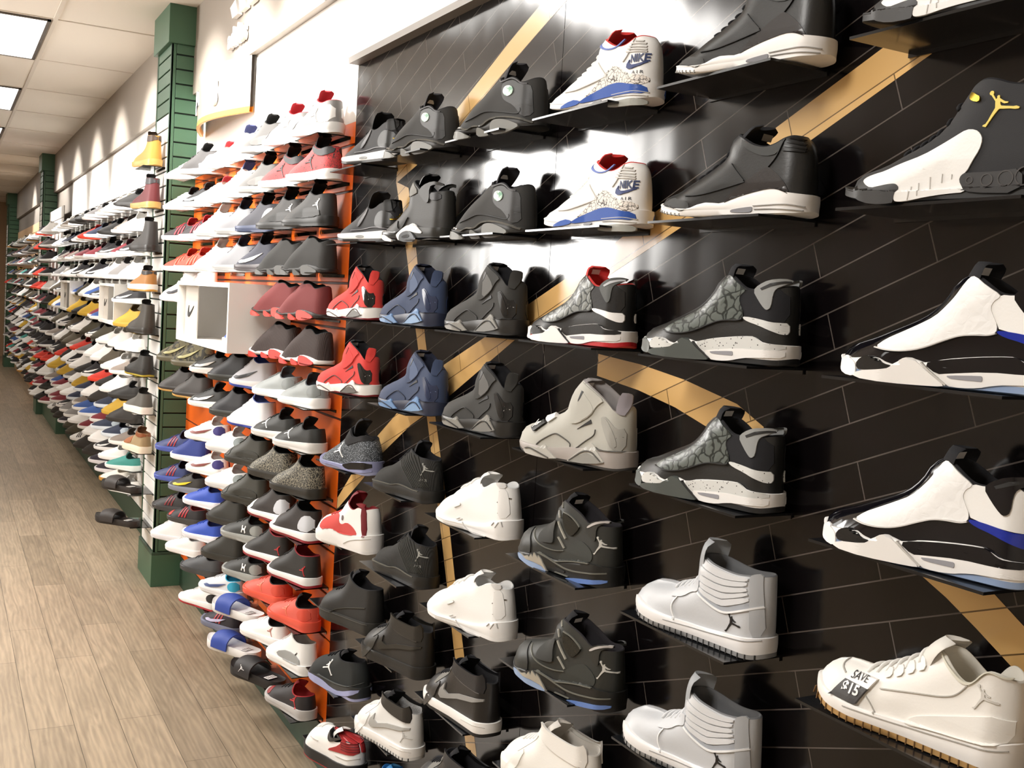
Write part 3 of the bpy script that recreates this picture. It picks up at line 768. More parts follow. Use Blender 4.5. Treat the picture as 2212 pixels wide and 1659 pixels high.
D['lo7'] = dict(
 heel=[(6,45),(8,70),(14,92),(28,112)],
 rim=[(28,114),(50,112),(75,106),(103,104),(122,111),(140,122)],
 ridge=[(140,122),(160,108),(198,92),(236,80),(268,62),(286,46),(296,30),(300,22)],
 sole=[(6,50),(35,44),(71,36),(127,30),(168,32),(202,34),(233,28),(275,24)],
 tongue=[(148,106),(130,120),(108,132)],
 panels=[('lav',[(274,21),(233,26),(201,26),(167,22),(133,11),(87,13),(5,43),(8,28),(49,10),(101,-2),(145,-2),(192,2),(240,7)])],
 lines=[('edge',1.5,[(203,34),(168,32),(127,30),(71,36),(32,45),(6,60)])],
 pts=dict(jump=[(163,61)]))
D['wrb'] = dict(
 heel=[(6,50),(8,75),(12,95),(22,108)],
 rim=[(22,110),(45,112),(70,104),(100,92),(126,90),(144,98),(160,112)],
 ridge=[(160,112),(180,112),(212,106),(246,92),(272,70),(288,50),(298,36)],
 sole=[(6,56),(35,44),(89,36),(144,36),(193,36),(231,36),(280,36)],
 tongue=[(160,92),(140,112),(112,128)],
 panels=[('red',[(146,57),(78,91),(70,113),(57,119),(20,123),(11,105),(9,80),(42,76),(97,66)]),
  ('collar',[(163,126),(154,129),(146,109),(130,98),(112,101),(71,119),(21,127),(20,123),(57,118),(73,111),(124,86),(142,85),(156,102)])],
 lines=[('edge',1.5,[(94,55),(39,60),(8,70)]),
  ('seam',1.2,[(233,68),(188,69)]),
  ('ribl',2,[(72,104),(34,108),(13,111)]),
  ('ribl',2,[(71,97),(33,101),(12,104)]),
  ('ribl',2,[(70,91),(32,94),(12,97)]),
  ('ribl',2,[(68,84),(31,87),(11,90)])],
 pts=dict())
D['aj3w'] = dict(
 heel=[(4,30),(5,60),(7,85),(12,105),(24,117)],
 rim=[(24,117),(34,118),(42,115),(60,106),(78,103),(97,107),(114,115),(128,123),(146,130)],
 ridge=[(148,131),(160,123),(162,111),(164,98),(176,90),(192,80),(209,70),(233,59),(253,48),(273,43),(286,40),(294,36),(298,27)],
 sole=[(6,29),(16,31),(30,33),(44,38),(60,39),(91,35),(122,27),(145,19),(160,20),(176,22),(191,19),(206,13),(223,8),(234,13),(248,16),(278,22)],
 tongue=[(161,111),(145,122),(116,140)],
 panels=[('blue',[(172.3,6.6),(168.1,12.8),(135.9,23.5),(96.4,32.6),(79.4,34.6),(60.6,33.9),(36.6,28.0),(8.0,24.6),(5.6,9.7),(39.7,12.2),(90.4,11.3),(134.2,8.8)]),
  ('bluefront',[(230.6,1.6),(192.8,16.2),(171.4,12.9),(172.3,6.6),(197.8,2.5)]),
  ('elephant',[(165.1,14.5),(137.2,35.9),(113.7,55.0),(97.4,68.7),(81.7,67.9),(62.1,55.8),(38.8,46.0),(9.7,43.7),(7.3,25.1),(36.7,28.2),(60.7,34.1),(79.4,34.9),(96.5,32.8),(135.9,23.7)]),
  ('greyheel',[(92.2,-2.5),(71.9,1.4),(30.6,3.0),(5.8,-1.0),(5.7,-10.7),(23.5,-11.5),(91.5,-9.1)]),
  ('collar',[(162.3,127.4),(156.7,128.2),(143.4,116.6),(124.9,107.5),(106.7,104.0),(89.7,106.1),(71.0,116.9),(68.2,115.0),(89.2,103.3),(109.7,101.4),(128.0,104.9),(147.9,114.0)]),
  ('window',[(137.6,2.6),(134.0,7.1),(112.8,8.7),(111.3,3.6)]),
  ('swoosh',[(13.8,68.8),(12.4,67.8),(23.3,61.7),(40.8,57.5),(49.1,57.6),(54.8,60.9),(54.5,67.5),(48.6,74.8),(49.0,68.8),(42.3,64.6),(31.0,64.6)])],
 lines=[('rib',2.5,[(41,109),(25,107)]),
  ('rib',2.5,[(51,105),(20,102)]),
  ('rib',2.5,[(55,100),(18,96)]),
  ('rib',2.5,[(58,96),(17,91)]),
  ('rib',2.5,[(61,91),(16,87)]),
  ('seam',1.5,[(138,82),(126,70),(109,54)]),
  ('seam',1.5,[(222,35),(193,34),(162,40),(132,47),(107,52)]),
  ('seam',1.5,[(43,114),(54,87),(67,73)]),
  ('groove',1.2,[(84,14),(50,15),(23,15),(5,12)]),
  ('groove',1,[(82,9),(50,9),(6,6)])],
 pts=dict(nike=[(47,69),(15,68),(46,82)], air=[(37,48),(12,46),(37,53)]))
# ------------------------------------------------------------------ the room
XW = 1.187            # display wall
CEIL = 3.11
Y0, YB, YP0, YP1, YE = -1.2, 3.395, 5.925, 6.34, 24.0
green = mat('#3f6048', .45, 'grain'); green_d = mat('#2b4433', .5)
white_p = mat('#f4f1ec', .45); grey_w = mat('#8d857c', .6, 'grain')

def floor_mat():
    m = bpy.data.materials.new('plank_floor'); nt, b = nodes_of(m); N, K = nt.nodes, nt.links
    tc = N.new('ShaderNodeTexCoord'); mp = N.new('ShaderNodeMapping'); mp.inputs['Rotation'].default_value = (0, 0, math.radians(90))
    K.new(tc.outputs['Object'], mp.inputs[0])
    br = N.new('ShaderNodeTexBrick'); br.offset = .37; br.inputs['Scale'].default_value = 1; br.inputs['Brick Width'].default_value = 1.22; br.inputs['Row Height'].default_value = .155
    br.inputs['Mortar Size'].default_value = .0012; br.inputs['Bias'].default_value = 0
    br.inputs['Color1'].default_value = (*hexc('b3a18a'), 1); br.inputs['Color2'].default_value = (*hexc('998974'), 1); br.inputs['Mortar'].default_value = (*hexc('5a5042'), 1)
    K.new(mp.outputs[0], br.inputs[0])
    n1 = N.new('ShaderNodeTexNoise'); n1.inputs['Scale'].default_value = 6; n1.inputs['Detail'].default_value = 6; n1.inputs['Distortion'].default_value = 1.2
    m2 = N.new('ShaderNodeMapping'); m2.inputs['Scale'].default_value = (4.5, .55, 1); K.new(tc.outputs['Object'], m2.inputs[0]); K.new(m2.outputs[0], n1.inputs[0])
    rp = N.new('ShaderNodeValToRGB'); rp.color_ramp.elements[0].position = .3; rp.color_ramp.elements[1].position = .72
    rp.color_ramp.elements[0].color = (.74, .73, .71, 1); rp.color_ramp.elements[1].color = (1.12, 1.11, 1.09, 1)
    K.new(n1.outputs[0], rp.inputs[0])
    wv = N.new('ShaderNodeTexWave'); wv.inputs['Scale'].default_value = 3.2; wv.inputs['Distortion'].default_value = 9; wv.inputs['Detail'].default_value = 3; wv.inputs['Detail Scale'].default_value = 1.3
    m3 = N.new('ShaderNodeMapping'); m3.inputs['Scale'].default_value = (5, .5, 1); K.new(tc.outputs['Object'], m3.inputs[0]); K.new(m3.outputs[0], wv.inputs[0])
    r2 = N.new('ShaderNodeValToRGB'); r2.color_ramp.elements[0].color = (.86, .86, .86, 1); r2.color_ramp.elements[1].color = (1.05, 1.05, 1.04, 1); K.new(wv.outputs[0], r2.inputs[0])
    x1 = N.new('ShaderNodeMix'); x1.data_type = 'RGBA'; x1.blend_type = 'MULTIPLY'; x1.inputs[0].default_value = 1; K.new(br.outputs[0], x1.inputs[6]); K.new(rp.outputs[0], x1.inputs[7])
    x2 = N.new('ShaderNodeMix'); x2.data_type = 'RGBA'; x2.blend_type = 'MULTIPLY'; x2.inputs[0].default_value = 1; K.new(x1.outputs[2], x2.inputs[6]); K.new(r2.outputs[0], x2.inputs[7])
    K.new(x2.outputs[2], b.inputs['Base Color']); b.inputs['Roughness'].default_value = .38
    return m
q = MB(); q.box((-5, Y0, -.05), (1.4, YE, 0), floor_mat()); o = q.build('floor'); tag(o, kind='structure')

# ceiling: 2x4 ft lay-in tiles in a T-bar grid, every second bay a light fixture
tile = mat('#e9e2d8', .9, 'grain'); bar = mat('#d8d0c5', .6)
q = MB(); q.box((-5, Y0, CEIL), (1.4, YE, CEIL+.05), tile)
GX = [.54-.62*k for k in range(9)]; GY = [5.45+1.29*k for k in range(-5, 15)]
for gx in GX: q.box((gx-.012, Y0, CEIL-.006), (gx+.012, YE, CEIL), bar)
for gy in GY: q.box((-5, gy-.006, CEIL-.005), (1.16, gy+.006, CEIL), bar)
o = q.build('ceiling'); tag(o, kind='structure')
diff = emit_mat('light_diffuser', (1, .96, .9), 5.0)
dark = mat('#57504a', .6)
n_l = 0
for ix, (x1, tagx) in enumerate(((.52, 'beside the wall'), (-1.34, 'in the second row'))):
    for k in range(-2, 6):
        ya = 6.76+2.585*k; yb = ya+1.27
        if ya < Y0: continue
        r = empty('ceiling_light', (x1-.3, (ya+yb)/2, CEIL))
        tag(r, 'bright white recessed ceiling light panel %s, number %d along the aisle' % (tagx, k+3), 'ceiling light', 'recessed ceiling light panels')
        f = MB(); hx, hy = .3, (yb-ya)/2
        for a, b in (((-hx, -hy, -.012), (-hx+.02, hy, 0)), ((hx-.02, -hy, -.012), (hx, hy, 0)), ((-hx, -hy, -.012), (hx, -hy+.02, 0)), ((-hx, hy-.02, -.012), (hx, hy, 0))): f.box(a, b, dark)
        f.build('frame', r)
        f = MB(); f.box((-hx+.02, -hy+.02, -.008), (hx-.02, hy-.02, -.002), diff); f.build('diffuser', r)

# back wall behind everything, header band, end wall
hdr = mat('#93897e', .55, 'grain')
q = MB(); q.box((XW+.012, Y0, 0), (XW+.2, YE, CEIL), grey_w); o = q.build('wall_right'); tag(o, kind='structure')
q = MB(); q.box((XW-.03, YB, 2.66), (XW+.012, YE, CEIL), hdr); o = q.build('trim_1'); tag(o, kind='structure')
q = MB(); q.box((-5, YE, 0), (1.4, YE+.1, CEIL), mat('#b89c7d', .7)); o = q.build('wall_back'); tag(o, kind='structure')
q = MB(); q.box((-5.1, Y0, 0), (-5, YE, CEIL), mat('#d9cfc2', .8)); o = q.build('wall_left'); tag(o, kind='structure')
q = MB(); q.box((-5, Y0-.1, 0), (1.4, Y0, CEIL), mat('#cfc6ba', .8)); o = q.build('wall_front'); tag(o, kind='structure')
for nm, ya, yb in (('baseboard_right', Y0, YP0), ('baseboard_far', YP1, 12.15)):
    q = MB(); q.box((XW-.002, ya, 0), (XW+.012, yb, .16), green_d); o = q.build(nm, bevel=.003); tag(o, kind='structure')

# ---- glossy black court print of the first bay (grout lines and tan lines are printed on it)
def court_mat(base, grout, rough):
    m = bpy.data.materials.new('court_print'); nt, b = nodes_of(m); N, K = nt.nodes, nt.links
    tc = N.new('ShaderNodeTexCoord'); sp = N.new('ShaderNodeSeparateXYZ'); K.new(tc.outputs['Object'], sp.inputs[0])
    cb = N.new('ShaderNodeCombineXYZ'); K.new(sp.outputs['Y'], cb.inputs[0]); K.new(sp.outputs['Z'], cb.inputs[1])
    mp = N.new('ShaderNodeMapping'); mp.inputs['Rotation'].default_value = (0, 0, math.radians(21.4)); mp.inputs['Location'].default_value = (.11, .0267, 0); K.new(cb.outputs[0], mp.inputs[0])
    br = N.new('ShaderNodeTexBrick'); br.offset = .5; br.inputs['Scale'].default_value = 1; br.inputs['Brick Width'].default_value = .42; br.inputs['Row Height'].default_value = .0575
    br.inputs['Mortar Size'].default_value = .0011; br.inputs['Mortar Smooth'].default_value = .1
    c = hexc(base)
    br.inputs['Color1'].default_value = (*c, 1); br.inputs['Color2'].default_value = (*[v*.8 for v in c], 1); br.inputs['Mortar'].default_value = (*hexc(grout), 1)
    K.new(mp.outputs[0], br.inputs[0]); K.new(br.outputs[0], b.inputs['Base Color'])
    b.inputs['Roughness'].default_value = rough; b.inputs['Specular IOR Level'].default_value = .38
    # faint vertical ripples of the laminated sheet
    nz = N.new('ShaderNodeTexNoise'); nz.inputs['Scale'].default_value = 3.0; nz.inputs['Detail'].default_value = 1
    m2 = N.new('ShaderNodeMapping'); m2.inputs['Scale'].default_value = (1, 2.2, .7); K.new(tc.outputs['Object'], m2.inputs[0]); K.new(m2.outputs[0], nz.inputs[0])
    bp = N.new('ShaderNodeBump'); bp.inputs['Strength'].default_value = .12; bp.inputs['Distance'].default_value = .02; K.new(nz.outputs[0], bp.inputs['Height']); K.new(bp.outputs[0], b.inputs['Normal'])
    return m
black_c = court_mat('#0d0a0b', '#57504c', .14); tan_c = court_mat('#e3b878', '#6b5433', .2)
q = MB()
for ya, yb in ((Y0, 2.0632), (2.0652, YB)):
    q.box((XW, ya, .16), (XW+.012, yb, 2.40), black_c)
TAN = [  # (y,z) outlines of the printed court lines
 [(3.0, 2.075), (3.01, 1.985), (2.61, 2.09), (2.27, 2.232), (2.0, 2.335), (1.84, 2.40), (2.06, 2.40), (2.16, 2.335), (2.28, 2.29), (2.66, 2.125)],
 [(3.01, 1.99), (2.905, 1.79), (2.80, 1.56), (2.69, 1.33), (2.58, 1.09), (2.50, .91), (2.42, .72), (2.33, .53), (2.17, .16), (2.11, .16), (2.28, .555), (2.37, .75), (2.455, .94), (2.52, 1.10), (2.63, 1.33), (2.725, 1.53), (2.83, 1.79), (2.91, 1.965)],
 [(.9, 2.145), (1.14, 2.045), (1.37, 1.95), (1.69, 1.83), (1.89, 1.745), (2.17, 1.64), (2.35, 1.565), (2.62, 1.465), (2.86, 1.335), (3.07, 1.21), (3.26, 1.07), (3.39, .965), (3.39, .925), (3.15, 1.075), (3.05, 1.15), (2.80, 1.285), (2.59, 1.375), (2.21, 1.56), (2.0, 1.645), (1.86, 1.70), (1.6, 1.80), (1.29, 1.92), (1.03, 2.03), (.9, 2.085)],
 [(1.84, 1.555), (1.69, 1.545), (1.55, 1.528), (1.40, 1.50), (1.33, 1.47), (1.33, 1.41), (1.45, 1.445), (1.57, 1.475), (1.69, 1.495), (1.84, 1.51)],
 [(1.015, 1.345), (1.0, 1.312), (.95, 1.29), (.90, 1.263), (.84, 1.228), (.78, 1.19), (.70, 1.12), (.70, 1.2), (.80, 1.265), (.88, 1.315), (.93, 1.345)],
]
for P in TAN:
    t = tessellate_polygon([[Vector((a, b, 0)) for a, b in P]])
    q.add([(XW-.0004, a, b) for a, b in P], [tuple(f) for f in t], tan_c)
o = q.build('wall_court_print'); tag(o, kind='structure')
# white lit fascia above it and the grey return under it
q = MB(); q.box((XW-.035, Y0, 2.415), (XW+.012, YB+.02, 2.66), white_p); q.box((XW-.035, Y0, 2.395), (XW, YB, 2.415), mat('#8a837c', .5)); o = q.build('trim_2'); tag(o, kind='structure')
# green pilaster head above the fascia between the bays
q = MB(); q.box((1.03, 3.30, 2.69), (XW+.01, 3.72, CEIL), green); o = q.build('trim_3', bevel=.004); tag(o, kind='structure')

# ---- slat wall of the later bays
def slatwall(name, ya, yb, z0, z1, m, groove, step=.1524, x=XW):
    s = MB(); z = z0
    s.box((x+.006, ya, z0), (x+.012, yb, z1), groove)
    while z < z1-.01:
        s.box((x, ya, z+.004), (x+.006, yb, min(z+step-.004, z1)), m); z += step
    o = s.build(name, bevel=.0015); tag(o, kind='structure'); return o
orange = mat('#f06a14', .35)
slatwall('wall_orange_slats', YB+.002, YP0, .16, 2.215, orange, mat('#4a1f08', .6))
q = MB(); q.box((XW, YB+.002, 2.215), (XW+.012, YP0, 2.66), white_p); o = q.build('wall_orange_head'); tag(o, kind='structure')
slatwall('wall_white_slats', YP1, 12.15, .16, 2.42, white_p, mat('#6b655f', .6))
q = MB(); q.box((XW, YP1, 2.42), (XW+.012, 12.15, 2.66), white_p); o = q.build('wall_white_head'); tag(o, kind='structure')

# ---- green slatted pillars
def pillar(name, x0, ya, yb, white_face=True, top=CEIL, z_w=2.50):
    s = MB(); x1 = XW+.01; gd = mat('#16261b', .7)
    s.box((x0+.012, ya+.012, 0), (x1, yb-.012, top-.02), gd)
    # side faces: stile and boards with grooves
    for yy0, yy1 in ((ya, ya+.012), (yb-.012, yb)):
        s.box((x0, yy0, .19), (x0+.025, yy1, top-.2), green)
        z = .19
        while z < top-.21:
            s.box((x0+.027, yy0+.001, z+.004), (x1, yy1-.001, min(z+.0762-.004, top-.2)), green); z += .0762
    # aisle face
    s.box((x0, ya, .19), (x0+.012, ya+.022, top-.2), green); s.box((x0, yb-.022, .19), (x0+.012, yb, top-.2), green)
    z = .19
    while z < top-.21:
        zz = min(z+.0762-.004, top-.2)
        s.box((x0+.003, ya+.024, z+.004), (x0+.012, yb-.024, zz), green if z > z_w or not white_face else white_p); z += .0762
    s.box((x0-.008, ya-.008, 0), (x1, yb+.008, .175), green); s.box((x0-.008, ya-.008, .175), (x1, yb+.008, .19), green_d)
    s.box((x0-.02, ya-.02, top-.2), (x1, yb+.02, top), green)
    o = s.build(name, bevel=.002); tag(o, kind='structure'); return o
pillar('pillar_1', 1.04, YP0, YP1)
pillar('pillar_2', 1.10, 12.16, 12.32, False, top=2.0)
pillar('pillar_3', 1.035, 13.96, 14.35)
pillar('pillar_4', 1.02, 21.2, 21.7)
slatwall('wall_end_slats', 12.32, 13.96, .16, 2.42, white_p, mat('#6b655f', .6), x=1.12)
q = MB(); q.box((1.10, 12.32, 0), (XW+.01, 13.96, .16), green); o = q.build('baseboard_end'); tag(o, kind='structure')
slatwall('wall_far_slats', 14.35, 21.2, .16, 2.42, mat('#d8b48c', .5), mat('#6b5540', .6))
q = MB(); q.box((XW-.002, 14.35, 0), (XW+.012, YE, .16), mat('#c2a27c', .5)); o = q.build('baseboard_back'); tag(o, kind='structure')
slatwall('wall_back_slats', 21.7, YE, .16, 2.6, mat('#d0a878', .5), mat('#6b5540', .6))
# ------------------------------------------------------------------ first bay: shoes on single black shelves
ROW = [2.030-.2286*k for k in range(10)]
COLY = [1.092, 1.533, 1.972, 2.408, 2.848, 3.285]
SH_W, SH_D = .285, .1157
blk = mat('#17181a', .16)
def shelf_mesh(m, w=SH_W, d=SH_D, t=.004, name='display_shelf'):
    s = MB()
    # plate, folded-down hook strip at the wall
    s.box((-d, -w/2, -t), (0, w/2, 0), m); s.box((-.003, -w/2, -.010), (0, w/2, -t), m)
    bm = bmesh.new(); me = bpy.data.meshes.new(name); me.from_pydata(s.v, [], s.f); bm.from_mesh(me)
    bmesh.ops.recalc_face_normals(bm, faces=bm.faces); bm.to_mesh(me); bm.free(); me.materials.append(m); return me
SH_BLACK = shelf_mesh(blk)
# --- colours
k_leather = mat('#1f1f1e', .38, 'leather'); k_smooth = mat('#191919', .3, 'leather'); k_suede = mat('#201f1d', .85, 'suede'); k_fab = mat('#16161a', .9, 'mesh')
k_rub = mat('#1d1d1d', .5); k_gloss = mat('#202020', .18); k_patent = mat('#0c0b10', .07)
wht = mat('#f2f1ee', .4, 'leather'); wht_r = mat('#f4f2ef', .45); wht_d = mat('#c9c6c1', .5); grey_l = mat('#b9bcc0', .45, 'leather'); grey_m = mat('#8f9190', .5, 'leather'); grey_d = mat('#4a4c4a', .5)
ice = mat('#9fb6da', .25, 'ice'); gold = mat('#d9b84a', .3, 'plain', 1.0); gold_y = mat('#e9cf52', .45); silver = mat('#c8c6bd', .3, 'plain', .6)
red = mat('#cf2a26', .8, 'suede'); red_d = mat('#7e1620', .6); blue_n = mat('#2c4a8c', .45, 'leather'); lens = mat('#9a9aa0', .12)
wsp = mat('#d8d9d6', .4, 'speckle')
def X_jump(c, h, m, flip=False, rot=0.0, name='jumpman_logo', label=None):
    return lambda L: [(name, L.emblem(JUMP, (c[0]/1000, c[1]/1000), h/1000, flip, rot=rot), m, label)]
def X_text(t, o, h, m, slope=0.0, squeeze=1.0, bold=.01, name='lettering'):
    return lambda L: [(name, L.text(t, (o[0]/1000, o[1]/1000), h/1000, slope, squeeze=squeeze, bold=bold), m, None)]
def X_poly(name, pts, m, off=.0035):
    return lambda L: [(name, L.panel([(a/1000, b/1000) for a, b in pts], off=off, mirror=False), m, None)]
def X_teeth(m, s0=12, s1=285, n=22, z=9, w=1.1):
    def f(L):
        V, F = [], []
        for i in range(n):
            x = s0+(s1-s0)*i/(n-1); zb = float(L.zbot(np.array([x/1000]))[0])
            v, ff = L.panel([((x-w)/1000, zb+.0005), ((x+w)/1000, zb+.0005), ((x+w)/1000, zb+z/1000), ((x-w)/1000, zb+z/1000)], off=.0012)
            b = len(V); V += v; F += [tuple(q+b for q in t) for t in ff]
        return [('tread_groove', (V, F), m, None)]
    return f
def X_dots(pts, r, m):
    def f(L):
        V, F = [], []
        for a, b_ in pts:
            v, ff = L.panel([((a+r*math.cos(t))/1000, (b_+r*math.sin(t))/1000) for t in np.linspace(0, 6.283, 9)[:-1]], off=.001, mirror=False)
            b = len(V); V += v; F += [tuple(q+b for q in t) for t in ff]
        return [('perforation_dots', (V, F), m, None)]
    return f
def X_rings(items, m):
    def f(L):
        r = []
        for a, b_, rad in items:
            P = [(a+rad*math.cos(t), b_+rad*math.sin(t)) for t in np.linspace(0, 6.2832, 17)]
            r.append(('rubber_dimple', L.strip([(x/1000, y/1000) for x, y in P], .0016, off=.0036, mirror=False), m, None))
        return r
    return f
def X_loop(P, r, m, name):
    return lambda L: [(name, tube([(a/1000, b/1000, c/1000) for a, b, c in P], r/1000, 6), m, None)]
def X_label(pts, m, name='size_label'):
    # a label sewn inside the tongue, seen through the collar
    return lambda L: [(name, ([(a/1000, b/1000, c/1000) for a, b, c in pts], [(0, 1, 2, 3), (3, 2, 1, 0)]), m, None)]
def lab(s, z, w=10, h=9):
    return [(s, -w, z), (s, w, z), (s-4, w, z+h), (s-4, -w, z+h)]
CW = {}
def dub(vamp, upper, quarter, wing, slot, band, speck, white, arch, toe, bumper, outsole, lining, tongue, seam, window=lens, bandtxt=None):
    e = [X_label(lab(118, 140), wht_r)]
    return dict(upper=upper, sole=white, outsole=outsole, lining=lining, tongue=tongue, depth=.05, oz=.010,
        p=dict(quarter=quarter, vamp=vamp, wing=wing, slot=slot, band=band, speck=speck, white=white, window=window, arch=arch, toe=toe, bumper=bumper), l=dict(seam=seam), loff=dict(seam=.0045),
        lift=dict(quarter=.5, vamp=3, wing=6, slot=8, band=3, speck=1, white=2, window=4, arch=5, toe=4, bumper=4), extra=e)
CW['oreo'] = ('dub', dub(mat('#5d635f', .3, 'laser'), k_leather, k_fab, grey_m, k_rub, wsp, wsp, wht_r, mat('#4b504d', .5), wsp, mat('#6d7270', .4), k_rub, k_fab, k_fab, k_rub))
CW['bred'] = ('dub', dub(mat('#7d807c', .3, 'laser'), k_leather, k_smooth, grey_d, grey_l, wht_r, k_leather, wht_r, wht_r, k_leather, wht_r, mat('#c4242b', .45), red, red, k_rub))
CW['concord'] = ('dub', dub(mat('#efeeec', .4, 'emboss'), k_patent, wht, k_patent, k_rub, mat('#1b2f9c', .12), k_patent, wht_r, wht_r, k_gloss, wht_r, ice, k_fab, k_fab, wht_d))
CW['three_black'] = ('aj3', dict(upper=k_leather, sole=wht_r, outsole=wht_r, lining=k_fab, tongue=k_fab, tw=.06, p=dict(counter=mat('#2a2625', .3, 'leather'), mudguard=mat('#323332', .7, 'suede'), heeltab=k_rub, collar=mat('#2d2e2c', .6, 'grain'), window=mat('#8b8b90', .15)),
    l=dict(seam=mat('#151515', .6), groove=mat('#a9a6a3', .6), rib=mat('#0c0c0c', .4)), laces=[.16, .24, .32, .40, .48], lace=k_fab, lw=.019, extra=[X_label(lab(100, 118, 12, 10), mat('#8a8a88', .5)), X_teeth(mat('#9a9a98', .7), 225, 280, 7, 5)]))
CW['three_white'] = ('aj3w', dict(upper=wht, sole=wht_r, outsole=wht_r, lining=red, tongue=red, tw=.06, p=dict(blue=mat('#2f56a8', .3, 'leather'), bluefront=mat('#3d62b4', .4, 'leather'), elephant=mat('#e7dfd6', .5, 'elephant'), greyheel=mat('#9b9b93', .5), collar=mat('#5f74b8', .6), window=mat('#9a9a9d', .3), swoosh=mat('#2a3a6e', .5)),
    l=dict(seam=wht_d, groove=wht_d, rib=wht_d), laces=[.16, .24, .32, .40, .48], lace=wht, lw=.019, lift=dict(collar=1, swoosh=4, elephant=2, blue=3, bluefront=3, greyheel=3, window=4),
    extra=[X_text('NIKE', (46.5, 69.5), 14, mat('#26355f', .5), squeeze=.82, bold=.035), X_text('A I R', (38.5, 47.5), 5.5, mat('#2b2f3a', .5), squeeze=1.35)]))
CW['twelve'] = ('aj12', dict(upper=mat('#17171a', .75, 'suede'), sole=k_rub, outsole=k_rub, lining=k_fab, p=dict(white=wht, toerubber=mat('#2f2e2d', .5), heelrubber=mat('#262423', .45), gold=gold), l=dict(crease=wht_d), lift=dict(white=2, toerubber=4, heelrubber=5, gold=7),
    laces=[.10, .2, .28, .34, .40, .46, .52], lace=k_fab, lw=.018, extra=[X_jump((79, 108), 43, gold_y, False, label='yellow leaping figure logo'), X_rings([(62.5, 23.6, 9), (85.1, 22.9, 7), (106.5, 23.6, 4), (40, 25, 11)], mat('#3a3634', .4)), X_dots([(227, 12), (235, 11.5), (243, 11), (251, 11)], 1.6, mat('#0a0a0a', .6))]))
def tf(base, rear, mid, peak, inl, layer, lining, void=k_rub, jump=wht_r, tab=None, jm=None, slot=k_rub, front=None):
    return dict(upper=base, sole=mid, outsole=inl if front is None else front, lining=lining, tongue=lining, tw=.05, oz=.006, p=dict(rear=rear, strap=base, inner=jm or base, slot=slot, void=void, chevron=k_gloss if rear is k_gloss else rear, peak=peak, peakin=inl, peakfront=peak, tabloop=tab or base),
        l=dict(seam=layer, layer=layer, trim=layer), loff=dict(layer=.0058, seam=.0022), lift=dict(rear=1.5, strap=5, inner=7, slot=9, void=1, chevron=5, peak=7, peakin=10, peakfront=7, tabloop=4),
        extra=[X_jump((108, 113), 24, jump, False), X_jump((17.6, 66), 13, jump, False), X_label(lab(128, 148), wht_r)])
g_nub = mat('#b3b1a8', .75, 'suede')
CW['flight_grey'] = ('tf', tf(g_nub, mat('#a3a19a', .45, 'leather'), mat('#aaa39e', .5), mat('#bdbbb4', .35), mat('#96958f', .4), mat('#55534f', .6), mat('#8f8a88', .8, 'mesh'), jump=mat('#5c5a57', .4), tab=mat('#9a949a', .7, 'mesh'), front=mat('#3a3836', .6)))
kk = mat('#262522', .8, 'suede')
CW['flight_black'] = ('tf', tf(kk, k_gloss, mat('#2b2a28', .35), mat('#8d8b85', .3), mat('#7a7873', .4), mat('#1b1a19', .5), k_fab, jump=mat('#d8d8d6', .4), jm=mat('#4a4844', .6, 'suede'), front=k_rub))
nv = mat('#33415f', .85, 'suede')
CW['flight_navy'] = ('tf', tf(nv, mat('#2a3450', .3, 'leather'), mat('#2b3145', .4), mat('#6f8fb8', .35), mat('#7d9cc0', .4), mat('#1b2135', .5), mat('#1b2033', .9, 'mesh'), jump=mat('#7d93bb', .4), jm=mat('#46587a', .7, 'suede'), front=mat('#1a2740', .5)))
rr = mat('#d33a34', .85, 'suede')
CW['flight_red'] = ('tf', tf(rr, k_gloss, wht_r, mat('#f0eeeb', .4), mat('#6c6965', .4), mat('#5a4a48', .5), k_fab, jump=wht_r, slot=mat('#7d1d1d', .8), front=mat('#7a1420', .5)))
CW['martian'] = ('som', dict(upper=mat('#292a26', .5, 'leather'), sole=mat('#1c1c1a', .4), outsole=k_rub, lining=mat('#211e22', .9, 'mesh'), tongue=k_fab, tw=.05, p=dict(texture=mat('#2c2e29', .6, 'grain'), ice=ice, teeth=silver, iceheel=mat('#6f8fd0', .3, 'ice'), strap=mat('#2a2a26', .8, 'suede'), pad=mat('#262622', .15, 'leather'), wing=mat('#2c2c28', .4), bar=mat('#b9b4b0', .4), window=k_rub),
    l=dict(pipe=mat('#a09d92', .4), edge=mat('#6a6a62', .4), seam=k_rub), lift=dict(texture=1, ice=3, teeth=6, iceheel=4, strap=9, pad=5, wing=6, bar=9, window=2), loff=dict(edge=.003, pipe=.0035), extra=[X_jump((21.3, 79.6), 35, mat('#c9c7c0', .4)), X_label(lab(134, 140), wht_r)]))
g23b = mat('#b4b7bb', .42, 'leather')
CW['heritage'] = ('g23', dict(upper=mat('#c3c5c8', .42, 'leather'), sole=mat('#efeeee', .45), outsole=mat('#8e8f90', .5), lining=mat('#6f7072', .8, 'mesh'), tongue=mat('#a9acaf', .6, 'leather'), tw=.058, oz=.009, p=dict(heelstrip=g23b, pad=mat('#d3d4d6', .4, 'leather'), trim=mat('#a2a6ad', .4, 'leather'), eyestay=mat('#c6c8cb', .42, 'leather')),
    l=dict(pipe=mat('#eceded', .4), groove=mat('#9b9b9b', .6)), lift=dict(heelstrip=2, pad=5, trim=1.5, eyestay=4), loff=dict(groove=.0018, pipe=.003), laces=[.20, .25, .30, .35, .40], lace=mat('#d8d9db', .7, 'mesh'), lw=.020,
    extra=[X_jump((52, 49), 31, k_smooth, False, label='dark leaping figure logo'), X_text('23', (23, 96), 12.5, mat('#101010', .5), squeeze=.75, bold=.05), X_teeth(mat('#2d2d2d', .7), 10, 288, 24, 9, .7)]))
